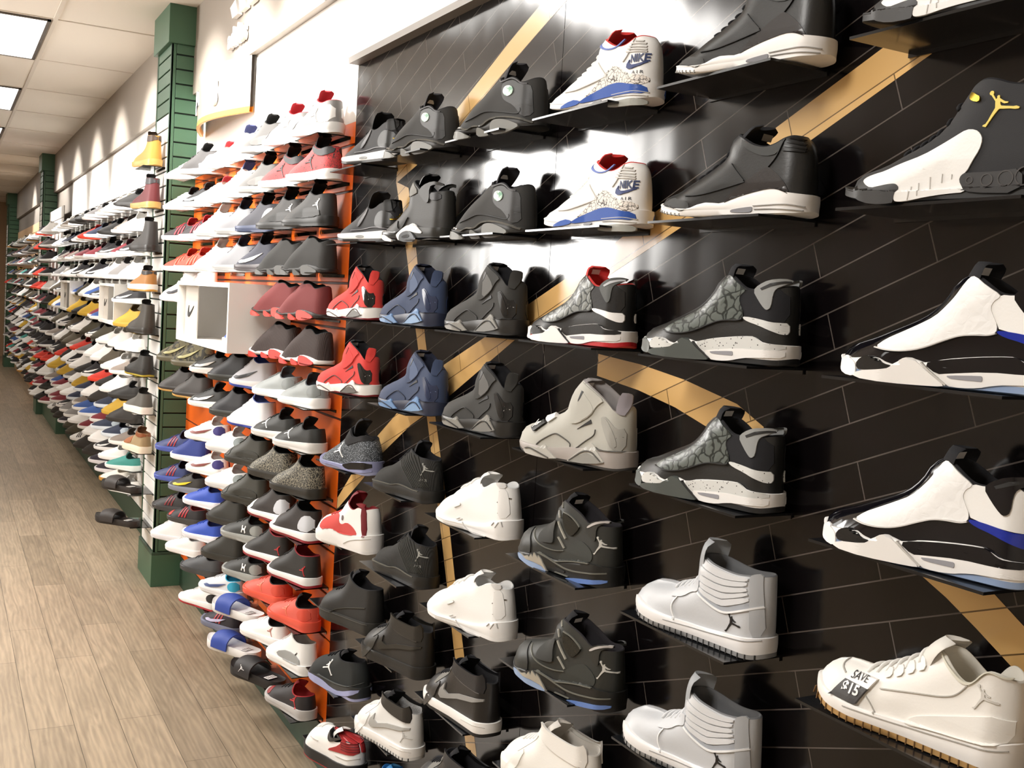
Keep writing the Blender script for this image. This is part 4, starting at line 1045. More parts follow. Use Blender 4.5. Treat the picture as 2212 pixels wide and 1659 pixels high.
off_w = mat('#efece6', .42, 'leather')
CW['court_low'] = ('low', dict(upper=off_w, sole=mat('#f1eeea', .45), outsole=mat('#b08a55', .5), lining=mat('#dad6cb', .8, 'mesh'), tongue=mat('#e4e0d8', .6, 'leather'), tw=.06, oz=.009, p=dict(counter=off_w, eyestay=mat('#e9e6e0', .45, 'leather'), rimpad=mat('#dbd8c9', .6)), l=dict(seam=mat('#b3afa8', .6), groove=mat('#aaa6a0', .6)), lift=dict(counter=5, eyestay=5, rimpad=4),
    laces=[.10, .2, .28, .35, .42, .49], lace=mat('#e9e7e2', .7, 'mesh'), lw=.022, loff=dict(groove=.002, seam=.0018), extra=[X_jump((37, 90), 31, mat('#cfcbc4', .5), False, label='tone on tone leaping figure logo'), X_teeth(mat('#6b4d26', .7), 10, 290, 24, 9, .7)]))
CW['thirteen'] = ('aj13', dict(upper=mat('#2b2a28', .8, 'suede'), sole=mat('#2a2927', .5), outsole=k_rub, lining=k_fab, tongue=mat('#2c2b30', .9, 'mesh'), tw=.05, oz=.003, p=dict(surround=mat('#2f2f2f', .5, 'leather'), pod=mat('#6d6c66', .45), holo=mat('#dff0e6', .15, 'holo')), l=dict(gloss=mat('#5d5c58', .15), seam=mat('#151413', .6), edge=mat('#4a494b', .6)), lift=dict(surround=2, pod=8, holo=7), loff=dict(gloss=.005, seam=.0025),
    extra=[X_label(lab(120, 128), wht_r)]))
wt = mat('#f6f5f2', .42, 'leather')
CW['white_trainer'] = ('wht', dict(upper=wt, sole=mat('#f6f5f3', .45), outsole=mat('#f0efed', .5), lining=mat('#d9d9d8', .8, 'mesh'), tongue=wt, tw=.056, p=dict(heelstrip=wt, tab=mat('#e2e1df', .5, 'leather')), l=dict(seam=mat('#c4c2bf', .6)), lift=dict(heelstrip=2, tab=5), laces=[.14, .24, .34], lace=wt, lw=.02,
    extra=[X_jump((26.5, 97), 27, mat('#4a4030', .4)), X_dots([(30-5*i+j, 82-7*j) for i in range(3) for j in range(4)], .9, mat('#8a8682', .6))]))
def aj1(upper, sole, outsole, lining, tongue, collar, toebox, overlay, swoosh, pipe, laces, teeth=None, jump=None, tw=.052):
    e = [X_label(lab(150, 128), wht_r)]
    if teeth: e.append(X_teeth(teeth, 10, 288, 22, 9, .8))
    if jump: e.append(X_jump((26, 62), 34, jump))
    return dict(upper=upper, sole=sole, outsole=outsole, lining=lining, tongue=tongue, tw=tw, p=dict(collar=collar, toebox=toebox, overlay=overlay, swoosh=swoosh), l=dict(pipe=pipe, edge=pipe, groove=wht_d if sole is wht_r else None), lift=dict(collar=5, toebox=1, overlay=4, swoosh=7), loff=dict(groove=.0018), laces=[.2, .27, .34, .41], lace=laces, lw=.019, extra=e)
CW['one_black'] = ('aj1', aj1(mat('#211f1e', .35, 'leather'), wht_r, k_rub, k_fab, k_fab, mat('#1d1d20', .4, 'leather'), mat('#77756f', .75, 'suede'), mat('#3b3835', .4, 'leather'), mat('#8c8a86', .6, 'suede'), mat('#6f6f6f', .5), k_fab))
CW['one_white'] = ('aj1', aj1(mat('#e4e4e2', .4, 'leather'), wht_r, mat('#d5d5d3', .5), mat('#9a9896', .8, 'splash'), k_fab, mat('#262524', .3, 'leather'), mat('#efefed', .4, 'leather'), mat('#f0f0ee', .4, 'leather'), mat('#a9a8a4', .6, 'suede'), mat('#cfcfcd', .5), wht, mat('#2a2a2a', .6), mat('#c3c2bf', .4)))
CW['one_blackout'] = ('aj1', aj1(mat('#24221f', .5, 'leather'), mat('#201f1d', .5), k_rub, k_fab, k_fab, mat('#27241f', .45, 'leather'), mat('#3d3b36', .5, 'leather'), mat('#36342f', .5, 'leather'), mat('#2a2823', .4, 'leather'), mat('#4a4843', .5), k_fab))
CW['one_cream'] = ('aj1', aj1(mat('#f3f1eb', .4, 'leather'), mat('#f3f1ec', .5), mat('#efece5', .5), mat('#cfc9c0', .8, 'mesh'), mat('#d8d2ca', .6, 'leather'), mat('#efece6', .4, 'leather'), mat('#f5f3ee', .4, 'leather'), mat('#f3f1eb', .4, 'leather'), None, mat('#d8d4cc', .5), wht))
CW['ribbed'] = ('rib', dict(upper=mat('#22211e', .8, 'ribbed'), sole=mat('#1f1e1b', .5), outsole=k_rub, lining=k_fab, tongue=k_fab, tw=.046, p={}, l=dict(edge=mat('#63625a', .45), ribl=mat('#26251f', .7)), loff=dict(ribl=.002, edge=.0028), laces=[.05, .12, .19, .26], lace=k_fab, lw=.016,
    extra=[X_jump((26.6, 88), 34, mat('#9b9b95', .4)), X_text('A I R', (43, 57), 6.5, mat('#9b9b95', .4), squeeze=1.3, slope=.08)]))
CW['six_black'] = ('j6', dict(upper=mat('#2a2926', .5, 'leather'), sole=mat('#2a2a27', .3), outsole=k_rub, lining=k_fab, tongue=k_smooth, tw=.052, oz=.004, p=dict(white=wht_r, grey=mat('#5f6367', .4), window=k_rub, toewhite=wht_r, wing=mat('#2e2e2d', .4), heeltab=mat('#26262a', .4), collarlt=mat('#77756f', .6, 'suede')), l=dict(edge=mat('#55544f', .3), seam=mat('#1a1a18', .6)), lift=dict(white=5, grey=8, window=10, toewhite=5, wing=7, heeltab=3, collarlt=3), laces=[.2, .28], lace=k_fab, lw=.017))
def X_gold4(L):
    v = L.heel_emblem(JUMP, .066, .042, .004, off=.006)
    t = L.heel_emblem([(-.5, -.5), (.5, -.5), (.55, .45), (.3, .5), (-.3, .5), (-.55, .45)], .104, .036, off=.006)
    return [('jumpman_logo', v, gold, 'gold leaping figure logo on heel'), ('heel_pull_tab', t, k_rub, None)]
CW['four_black'] = ('j4', dict(upper=mat('#1f1f22', .7, 'suede'), sole=wht_r, outsole=k_rub, lining=k_fab, tongue=k_fab, tw=.062, oz=.009, p=dict(window=grey_m, grey=mat('#4c4b4e', .4), heeltab=k_rub, counter=mat('#2a2b2b', .35, 'leather')), l=dict(edge=mat('#77767a', .4)), lift=dict(grey=4, heeltab=3, counter=2, window=2), laces=[.1, .2, .3], lace=k_fab, extra=[X_gold4]))
CW['speckled'] = ('spk', dict(upper=mat('#33383d', .7, 'splash'), sole=mat('#8d90b0', .4), outsole=mat('#9a9dbb', .4), lining=k_fab, tongue=k_fab, tw=.05, p=dict(knit=mat('#222224', .9, 'mesh'), midrear=k_gloss, lav=mat('#8f93b8', .4)), l={}, lift=dict(knit=3, midrear=4, lav=3), extra=[X_jump((165.5, 56), 46, wht_r, True, rot=.25, label='white leaping figure logo'), X_label(lab(126, 130), wht_r)]))
CW['red_white'] = ('rw', dict(upper=wht, sole=wht_r, outsole=mat('#e9e7e4', .5), lining=red_d, tongue=red_d, tw=.054, p=dict(red=mat('#c8413a', .85, 'suede'), stripe=mat('#6e1420', .5), eye=mat('#7a6a68', .5), lip=red_d), l=dict(seam=wht_d), lift=dict(red=2, stripe=5, eye=4, lip=3), laces=[.3, .38, .46], lace=mat('#c8413a', .7, 'mesh'), lw=.018))
CW['hi_black'] = ('hib', dict(upper=mat('#201f1d', .6, 'leather'), sole=mat('#2a2926', .55), outsole=k_rub, lining=k_fab, tongue=k_fab, tw=.05, p={}, l=dict(edge=mat('#4a4944', .45), seam=mat('#47463f', .45)), laces=[.22, .29, .36, .43], lace=k_fab, lw=.018, extra=[X_label(lab(140, 160), wht_r)]))
CW['low_dark'] = ('lo7', dict(upper=mat('#202322', .8, 'mesh'), sole=mat('#2e3030', .4), outsole=mat('#a9accf', .4), lining=k_fab, tongue=k_fab, tw=.046, p=dict(lav=mat('#a4a9d0', .4)), l=dict(edge=mat('#5b5e5c', .4)), lift=dict(lav=3), laces=[.1, .2, .3], lace=k_fab, lw=.018, extra=[X_jump((163, 66), 48, wht_r, True, rot=.2, label='white leaping figure logo')]))
CW['two_low'] = ('wrb', dict(upper=wht, sole=k_rub, outsole=mat('#b01f2a', .45), lining=k_fab, tongue=wht, tw=.05, oz=.005, p=dict(red=mat('#a92a2c', .45, 'leather'), collar=mat('#2a2726', .4, 'leather')), l=dict(edge=wht_d, seam=wht_d, ribl=mat('#6d1519', .5)), lift=dict(red=4, collar=6), loff=dict(ribl=.0045), laces=[.25, .33, .41], lace=wht, lw=.019))
CW['blue_hi'] = ('hib', dict(upper=mat('#2f7fc0', .3, 'leather'), sole=wht_r, outsole=wht_r, lining=mat('#2a6fae', .5, 'leather'), tongue=mat('#3a8fd0', .4, 'leather'), tw=.05, p={}, l=dict(seam=mat('#1f5c94', .5)), laces=[.22, .3], lace=mat('#7fc4e8', .6), lw=.018))
# --- (column, row, colourway, gap of heel centre from wall, heel y, toe-out angle, label)
BAY1 = [
 (0, 0, 'twelve', .042, .79, 10, 'black and white high-top on the top right shelf, mostly above the picture'),
 (0, 1, 'twelve', .042, .795, 10, 'black suede high-top with white mudguard, gold lace lock and yellow leaping figure logo'),
 (0, 2, 'concord', .042, .770, 11.2, 'white and black patent trainer with blue heel band on level shelf under the gold-logo high-top'),
 (0, 3, 'concord', .042, .785, 9, 'white and black patent trainer with pale blue sole above the curved tan line'),
 (0, 4, 'court_low', .042, .787, 5.8, 'white leather low-top with gum sole and SAVE $15 card on its toe'),
 (1, 0, 'three_black', .042, 1.20, 10, 'black leather trainer with white sole on the uppermost shelf, its collar cut off'),
 (1, 1, 'three_black', .042, 1.209, 11.2, 'black leather trainer with thick white sole and white toe tag, whole in view'),
 (1, 2, 'oreo', .042, 1.223, 12.8, 'black and grey trainer with laser-etched vamp and speckled midsole, upper of its pair'),
 (1, 3, 'oreo', .042, 1.232, 9.5, 'black and grey trainer with speckled midsole at tan arc end, lower of its pair'),
 (1, 4, 'heritage', .042, 1.226, 6.5, 'light grey padded-collar high-top with 23 on the heel, whole in view'),
 (1, 5, 'heritage', .042, 1.234, 7.3, 'light grey padded-collar high-top with 23 on heel, lower of its pair'),
 (2, 0, 'three_white', .042, 1.632, 8, 'white trainer with blue stripe, red tongue and cracked-print heel on the top shelf'),
 (2, 1, 'three_white', .042, 1.641, 6.0, 'white trainer with blue stripe, red tongue and cracked-print heel on the second shelf'),
 (2, 2, 'bred', .042, 1.667, 7.0, 'black and grey trainer with red collar lining and red heel sole'),
 (2, 3, 'flight_grey', .042, 1.631, 13.0, 'pale grey nubuck high-top with ankle strap and black and white tag on the toe'),
 (2, 4, 'martian', .042, 1.654, 6.8, 'black strapped high-top with silver midsole teeth and blue sole, upper of its pair'),
 (2, 5, 'martian', .042, 1.614, 11.0, 'black strapped high-top with silver midsole teeth and blue sole, lower of its pair'),
 (2, 6, 'one_cream', .05, 1.66, 7, 'cream white leather mid-top with grey lining at the bottom edge of the picture'),
 (3, 0, 'thirteen', .042, 2.055, 11.0, 'black suede trainer with green ankle lens right of the tan stripe, top shelf'),
 (3, 1, 'thirteen', .042, 2.080, 7.0, 'black suede trainer with round green ankle lens on the second shelf'),
 (3, 2, 'flight_black', .042, 2.095, 6.2, 'black suede strapped high-top with grey sole peaks, upper of its pair'),
 (3, 3, 'flight_black', .042, 2.083, 5.8, 'black suede strapped high-top with grey sole peaks, lower of its pair'),
 (3, 4, 'white_trainer', .042, 2.061, 9.0, 'all white trainer with small dark leaping figure on the heel, upper of its pair'),
 (3, 5, 'white_trainer', .042, 2.054, 12.0, 'all white trainer with small dark leaping figure on the heel, lower of its pair'),
 (3, 6, 'one_black', .062, 2.075, 4.0, 'black mid-top with grey swoosh, grey toe and thick white sole'),
 (3, 7, 'one_black', .062, 2.09, 5, 'black mid-top with grey toe, only its top showing at the bottom'),
 (4, 0, 'thirteen', .042, 2.517, 10.2, 'black suede trainer with round green ankle lens left of the tan stripe'),
 (4, 1, 'six_black', .042, 2.500, 11.0, 'dark grey leather high-top with white midsole plate and heel loop'),
 (4, 2, 'flight_navy', .042, 2.526, 6.8, 'navy blue suede strapped high-top with pale blue sole peaks, upper of its pair'),
 (4, 3, 'flight_navy', .042, 2.491, 7.8, 'navy blue suede strapped high-top with pale blue sole peaks, lower of its pair'),
 (4, 4, 'ribbed', .042, 2.490, 9.2, 'black ribbed high-top with grey leaping figure and AIR lettering, upper of its pair'),
 (4, 5, 'ribbed', .042, 2.496, 5.5, 'black ribbed high-top with grey leaping figure and AIR lettering, lower of its pair'),
 (4, 6, 'one_blackout', .050, 2.462, 12.0, 'all black leather mid-top with black swoosh'),
 (4, 7, 'one_white', .055, 2.494, 9.8, 'white mid-top with black collar and grey swoosh'),
 (4, 8, 'blue_hi', .05, 2.50, 12, 'bright blue glossy shoe cut off by the bottom edge of the picture'),
 (5, 0, 'four_black', .042, 2.87, 11, 'black white-soled trainer with gold heel logo beside orange edge, upper of its pair'),
 (5, 1, 'four_black', .042, 2.861, 12.0, 'black white-soled trainer with gold heel logo beside orange edge, lower of its pair'),
 (5, 2, 'flight_red', .042, 2.981, 7.3, 'red suede strapped high-top with black heel panel, upper of its pair'),
 (5, 3, 'flight_red', .042, 2.974, 13.5, 'red suede strapped high-top with black heel panel, lower of its pair'),
 (5, 4, 'speckled', .042, 2.923, 12.0, 'grey speckled trainer with large white leaping figure and lavender sole'),
 (5, 5, 'red_white', .042, 2.891, 15.5, 'white high-top with red suede side and dark red lining'),
 (5, 6, 'hi_black', .042, 2.840, 13.8, 'plain black leather high-top beside the orange edge'),
 (5, 7, 'low_dark', .042, 2.930, 12.2, 'dark grey low trainer with white leaping figure and lavender sole'),
 (5, 8, 'two_low', .055, 2.895, 13.0, 'white low-top with red heel, black collar and black midsole'),
]
GR = {'concord': 'white and black patent trainers', 'three_black': 'black trainers with white soles', 'oreo': 'speckled-midsole black trainers', 'heritage': 'grey 23 high-tops', 'three_white': 'white blue and red trainers', 'martian': 'black strapped high-tops', 'thirteen': 'black trainers with green lens', 'flight_black': 'black suede strapped high-tops', 'flight_navy': 'navy suede strapped high-tops', 'flight_red': 'red suede strapped high-tops', 'white_trainer': 'all white trainers', 'ribbed': 'black ribbed high-tops', 'four_black': 'black trainers with gold logo', 'twelve': 'black and white high-tops', 'one_black': 'black and grey mid-tops'}
def short(s): return ' '.join(s.split(',')[0].split()[:9])
for ci, ri, cw, gap, hy, th, lb in BAY1:
    dk, col = CW[cw]
    parts = build_shoe(cw, D[dk], col)
    z = ROW[ri]
    # local x runs heel -> toe: world +y turned outwards by th
    rz = math.radians(90+th)
    place_shoe(parts, 'sneaker', (XW-gap, hy, z+.0008), rz, lb, 'shoe', GR.get(cw))
    s = link('display_shelf', SH_BLACK, None, (XW-.0006, COLY[ci]-SH_W/2, z))
    tag(s, 'black shelf under the ' + ' '.join(lb.replace(', upper of its pair', ' (upper)').replace(', lower of its pair', ' (lower)').replace(',', '').split()[:12]), 'shelf', 'black single-shoe shelves')
# ------------------------------------------------------------------ later bays: generic models
D['run'] = dict(heel=[(5,38),(8,62),(14,84)], rim=[(14,86),(40,80),(65,74),(90,78),(114,96)], ridge=[(114,96),(140,88),(175,74),(215,60),(255,48),(282,36),(297,22)], sole=[(5,38),(60,34),(130,28),(200,25),(270,24)], tongue=[(126,84),(108,104),(92,118)],
 panels=[('swoosh',[(232,34),(214,40),(190,39),(80,62),(130,40),(180,30),(215,29)]), ('counter',[(7,40),(60,37),(72,58),(50,76),(16,80)]), ('toe',[(235,27),(290,26),(280,36),(255,47),(238,50)]), ('stripe1',[(120,34),(130,33),(112,74),(102,76)]), ('stripe2',[(142,33),(152,32),(132,80),(122,82)]), ('stripe3',[(164,31),(174,31),(152,80),(142,84)])], lines=[], pts={})
D['midg'] = dict(heel=[(5,38),(7,75),(12,110)], rim=[(12,112),(45,106),(75,102),(105,112),(134,128)], ridge=[(134,128),(148,112),(172,94),(210,76),(250,58),(280,42),(297,26)], sole=[(5,36),(70,32),(140,28),(210,26),(275,26)], tongue=[(142,112),(124,132),(104,150)],
 panels=[('swoosh',[(232,38),(214,46),(190,46),(70,74),(130,48),(180,36),(215,33)]), ('counter',[(7,40),(80,36),(84,60),(60,90),(12,96)]), ('toe',[(225,28),(290,28),(280,42),(250,57),(228,64)]), ('collar',[(12,84),(70,78),(120,100),(134,126),(105,111),(75,101),(45,105),(12,111)]), ('plate',[(30,32),(170,28),(190,44),(120,66),(40,60)])], lines=[], pts={})
D['tall'] = dict(heel=[(5,38),(7,85),(10,165)], rim=[(10,168),(45,166),(85,168),(118,178)], ridge=[(118,178),(126,140),(150,108),(190,86),(230,70),(262,56),(284,42),(297,26)], sole=[(5,36),(70,32),(140,28),(210,26),(275,26)], tongue=[(126,150),(112,176),(100,198)],
 panels=[('swoosh',[(215,44),(198,52),(178,52),(60,90),(120,58),(165,42),(200,38)]), ('collar',[(10,120),(80,118),(120,132),(120,172),(85,165),(45,163),(10,164)])], lines=[], pts={})
D['boot'] = dict(heel=[(4,36),(5,90),(7,158)], rim=[(7,162),(40,161),(80,163),(114,170)], ridge=[(114,170),(120,135),(140,108),(175,88),(215,76),(255,66),(284,50),(298,30)], sole=[(4,36),(80,34),(150,32),(220,30),(282,32)], tongue=[(118,150),(112,172),(106,188)],
 panels=[('collar',[(6,128),(80,128),(118,140),(114,168),(80,161),(40,159),(7,160)]), ('counter',[(5,40),(90,36),(84,66),(60,100),(6,104)]), ('toe',[(205,32),(292,32),(284,50),(255,65),(212,74)])], lines=[], pts={})
D['chukka'] = dict(heel=[(4,40),(5,75),(8,112)], rim=[(8,116),(40,112),(78,112),(112,126)], ridge=[(112,126),(126,108),(160,88),(205,74),(252,62),(284,48),(299,32)], sole=[(4,42),(80,40),(150,38),(220,36),(284,38)], tongue=[(118,110),(108,128),(98,142)],
 panels=[('collar',[(7,92),(70,88),(112,104),(110,123),(78,110),(40,110),(8,113)]), ('toe',[(150,40),(292,38),(284,48),(252,61),(205,73),(160,86),(140,74)])], lines=[], pts={})
PART.update(stripe1='side_stripe', stripe2='side_stripe', stripe3='side_stripe', plate='side_panel')
SHARP |= {'stripe1', 'stripe2', 'stripe3'}
MM = {}
def M(h, r=.5, k='leather'): return mat('#'+h, r, k)
def gen(up, sole, lining='1c1c1e', tongue=None, out=None, k='leather', extra=(), laces=(.12, .24, .36), lacecol=None, **pan):
    c = dict(upper=M(up, .6, k), sole=M(sole, .45, 'plain'), outsole=M(out or sole, .5, 'plain'), lining=M(lining, .9, 'mesh'), tongue=M(tongue or lining, .8, 'mesh'), tw=.052, p={}, l={}, laces=list(laces), lace=M(lacecol or up, .8, 'mesh'), lw=.019, extra=list(extra), lift=dict(swoosh=6, counter=2, toe=2, collar=4, plate=4, stripe1=3, stripe2=3, stripe3=3))
    for a, h in pan.items():
        if a == 'stripes': c['p'].update(stripe1=M(h), stripe2=M(h), stripe3=M(h))
        else: c['p'][a] = M(h) if isinstance(h, str) else h
    return c
def hz(up, pod, sole, k='ribbed', lining='141414'):
    c = dict(CW['thirteen'][1]); c = dict(upper=M(up, .8, k), sole=M(sole, .5, 'plain'), outsole=M(sole, .5, 'plain'), lining=M(lining, .9, 'mesh'), tongue=None, oz=.003, p=dict(pod=M(pod, .5, 'plain')), l={}, lift=dict(pod=8), extra=[]); return c
jw = mat('#f4f4f2', .4); jr = mat('#c2363a', .4); jk = mat('#141414', .4)
# name: (model, colourway, words)
S2 = {
 'gj': ('midg', gen('8f8c8a', 'efeeec', 'b32a34', 'b32a34', counter='f3f1ef', toe='7b7978', extra=[X_jump((110, 66), 46, jw, True)]), 'grey and white mid-top with red lining and leaping figure'),
 'dg': ('midg', gen('5a5856', '8d8b88', '161616', plate='6d6b68'), 'dark grey mid-top with black tongue'),
 'wn': ('midg', gen('f4f3f1', 'f2f1ef', 'e8e6e2', '2c335f'), 'white mid-top with navy tongue'),
 'wr': ('run', gen('f3f2f0', 'f1f0ee', 'e4e2de', 'b8323a'), 'white runner with red tongue tab'),
 'bg': ('midg', gen('4c4a4a', 'b4b1ad', '141416', counter='8e8c8a', toe='f0efed'), 'black and grey trainer with white toe'),
 'wk': ('run', gen('f3f2f0', 'dbd9d6', '19191b', '19191b', counter='e2e0dd'), 'white runner with black collar lining'),
 're': ('midg', dict(gen('d23c40', 'f2f0ee', '1e1e20', collar='2a2a2c', extra=[X_jump((125, 62), 50, jk, True)], laces=()), upper=mat('#d8484a', .7, 'elephant')), 'red patterned trainer with black collar and white sole'),
 'bw': ('run', gen('1e1d1f', 'dcdad7', '1a1a1c', swoosh='f2f1ee'), 'black runner with white side mark'),
 'bj': ('midg', gen('2e2d2c', '232322', '141414', extra=[X_jump((60, 72), 42, jw, True)], plate='262625'), 'black leather trainer with white leaping figure'),
 'nk': ('midg', gen('2c2c34', '26304c', '141418', counter='e6e4e1'), 'navy black trainer with white heel patch'),
 'gf': ('midg', gen('77777a', '8d8c8a', '34343a', tongue='3c4256'), 'smooth grey moulded trainer'),
 'wf': ('midg', gen('f2f1ef', 'a8a6a3', 'd2d0cc', extra=()), 'white moulded trainer with grey sole'),
 'ar': ('run', gen('2a2426', 'f0eeec', '8a1f2a', 'b02836', stripes='b23a48', lacecol='c03040'), 'black runner with red stripes and laces'),
 'rd': ('run', gen('d6422e', 'f1efed', 'a82a20', 'c93a28', stripes='e4664e', k='mesh'), 'bright red knit runner on white sole'),
 'hk': ('aj13', hz('2b2a28', '4a4945', '211f1e', 'mesh'), 'black moulded-sole trainer with wave sole'),
 'kn': ('midg', gen('2a2b38', '3a3436', '1b1c28', k='ribbed', swoosh='e8e6e4'), 'navy knit mid-top with white swoosh'),
 'hr': ('aj13', hz('6e2a2a', 'd2463c', '2a2320', 'mesh'), 'dark red trainer with red sole pods'),
 'hb': ('aj13', hz('3a2f2c', 'cf4038', 'ece8e4'), 'dark brown ribbed trainer with white and red wave sole'),
 'ab': ('midg', gen('1d1d1f', 'efeeec', '141416', extra=()), 'black and white trainer with white toe'),
 'ws': ('tall', gen('f1f0ee', 'e8e8ee', 'dedcd9', swoosh='2a2a30'), 'white high-top with black swoosh and strap'),
 'gl': ('run', gen('8b908f', 'f1f0ee', '4a4f54', k='suede', counter='7d8281'), 'grey suede low-top on white sole'),
 'wb': ('midg', gen('d9dae4', 'f0eff0', '3a50a0', out='2f48a8', swoosh='24242a'), 'white trainer with black swoosh and blue sole'),
 'wb2': ('midg', gen('ebebef', 'efeef0', '5a6aa8', out='2a3f9c'), 'white trainer seen from behind with blue sole edge'),
 'bk': ('midg', gen('17171d', '2e2f2a', '101012', k='mesh'), 'black mesh mid-top with dark grey sole'),
 'bn': ('run', gen('2b2c2b', 'e6e4e1', '18181a', swoosh='eceae7', toe='5b5d5a'), 'black runner with white swoosh'),
 'jt': ('run', gen('232422', 'd6d4d0', '161616', k='mesh', extra=[X_jump((178, 54), 44, jw, True, rot=.2)]), 'black mesh trainer with white leaping figure and pale sole'),
 'cm': ('tall', dict(gen('4a4638', '5a5440', '241f1a', collar='2b2620', swoosh='a09a68'), upper=mat('#59533c', .8, 'camo')), 'green camouflage high-top'),
 'wb3': ('run', gen('eeecea', 'd3d2d0', 'c9c7c5', counter='8d9696'), 'white and grey chunky trainer'),
 'wp': ('run', gen('f0efed', 'edebe8', 'cfcdca', counter='3a3474', swoosh='7a3a34'), 'white trainer with purple heel'),
 'ol': ('midg', gen('33322a', '2c2b25', '1c1b17', plate='2a2922', toe='2b2a24'), 'olive black mid-top'),
 'el': ('midg', dict(gen('2c2a24', '26241f', '16150f', laces=(.2, .3)), upper=mat('#2c2a24', .6, 'web')), 'black trainer with grey cracked print'),
 'gu': ('midg', gen('2a2522', '2b2623', '181412', out='c79a54', k='suede'), 'black suede mid-top with tan gum sole'),
 'cw': ('midg', gen('2a2422', 'f0efee', '141414', out='8e1e26', counter='c9ccd2', toe='f0efee', extra=[X_jump((52, 60), 36, jr, True)]), 'black and white trainer with dark red sole and red figure'),
 'bv': ('midg', gen('2a3c86', 'e9e8ea', '1e2a5a', k='ribbed'), 'royal blue ribbed mid-top'),
 'nb': ('run', gen('2e3a6a', '4a5aa8', '1a1e38', stripes='a02a30'), 'blue runner with red heel bars'),
 'by': ('run', gen('2c2a26', '7d8290', '17161a', swoosh='e8c82a'), 'black runner with yellow swoosh'),
 'br': ('midg', gen('262422', 'f0efee', '8a1f28', '8a1f28', out='9c2430', extra=[X_jump((45, 58), 34, jr, True)]), 'black low trainer with white sole and red collar'),
 'ua': ('run', gen('30312f', '9a9c98', '161616', counter='8e918d', extra=[lambda L: [('side_logo', L.emblem(UA, (.112, .052), .030), jw, None)]]), 'black and grey trainer with white crossed-arc logo'),
 'kb': ('midg', gen('26251f', '24231e', '141410', k='mesh'), 'plain black mid-top'),
 'bl': ('run', gen('2c4cae', 'e8e8ee', '20306a', plate='1f2a4a'), 'bright blue runner on white sole'),
 'co': ('run', gen('d8523e', 'e2553f', '1e1414', k='suede', extra=[X_jump((150, 52), 40, mat('#e07a5a', .4), True)], counter='d14a36'), 'coral red trainer'),
 'rk': ('run', gen('232124', 'd23a34', '6a1a1c', toe='cf3a30', stripes='b02a34', sole2=None) if False else gen('232124', '3a3836', '6a1a1c', toe='cf3a30', stripes='b02a34'), 'black runner with red toe and red heel bars'),
 'gk': ('run', gen('2c2b2c', '3a393a', '161516', stripes='7a2228'), 'dark grey runner with red heel bars'),
 'wj': ('run', gen('f3f1ef', 'f2f0ee', '161618', extra=[X_jump((70, 56), 34, mat('#b06a5c', .4), True)]), 'white trainer with pale red leaping figure'),
 'wg': ('midg', gen('f2f1ef', 'f1f0ee', 'd0cecc', plate='9b9d9c', extra=[X_jump((70, 56), 34, jk, True)]), 'white trainer with grey heel panel and black leaping figure'),
 'gt': ('run', gen('d5d6da', 'e6e6e8', '2a9cc0', '2a9cc0', swoosh='3a4a7a', counter='2f9fc0'), 'pale grey runner with teal heel'),
 'dk': ('run', gen('47494c', '3a3c3e', '1d1e20', k='mesh'), 'dark grey mesh runner'),
 'wm': ('run', gen('e3e2e0', 'ecebe9', 'a4a3a2', k='mesh', toe='efeeec'), 'white and grey mesh runner'),
 'wt': ('midg', gen('e6e5e4', 'e2e1e4', 'c2c1c0', k='mesh'), 'pale grey trainer seen toe down'),
 'kr': ('run', gen('262224', 'b9b6b4', 'a02428', extra=[X_jump((70, 56), 44, jr, True)], toe='8a2a2c'), 'black trainer with red toe and red leaping figure'),
 'kp': ('run', gen('1e1a24', '6d7288', '3a2a6a', stripes='a8343c', swoosh='b9b4d0'), 'black runner with purple lining and red bars'),
 'wkr': ('run', gen('e8e7e5', 'efeeec', 'cfcdca', out='b02430', counter='242224', plate='242224'), 'white runner with black heel and red outsole'),
}
SLIDE_M = {}
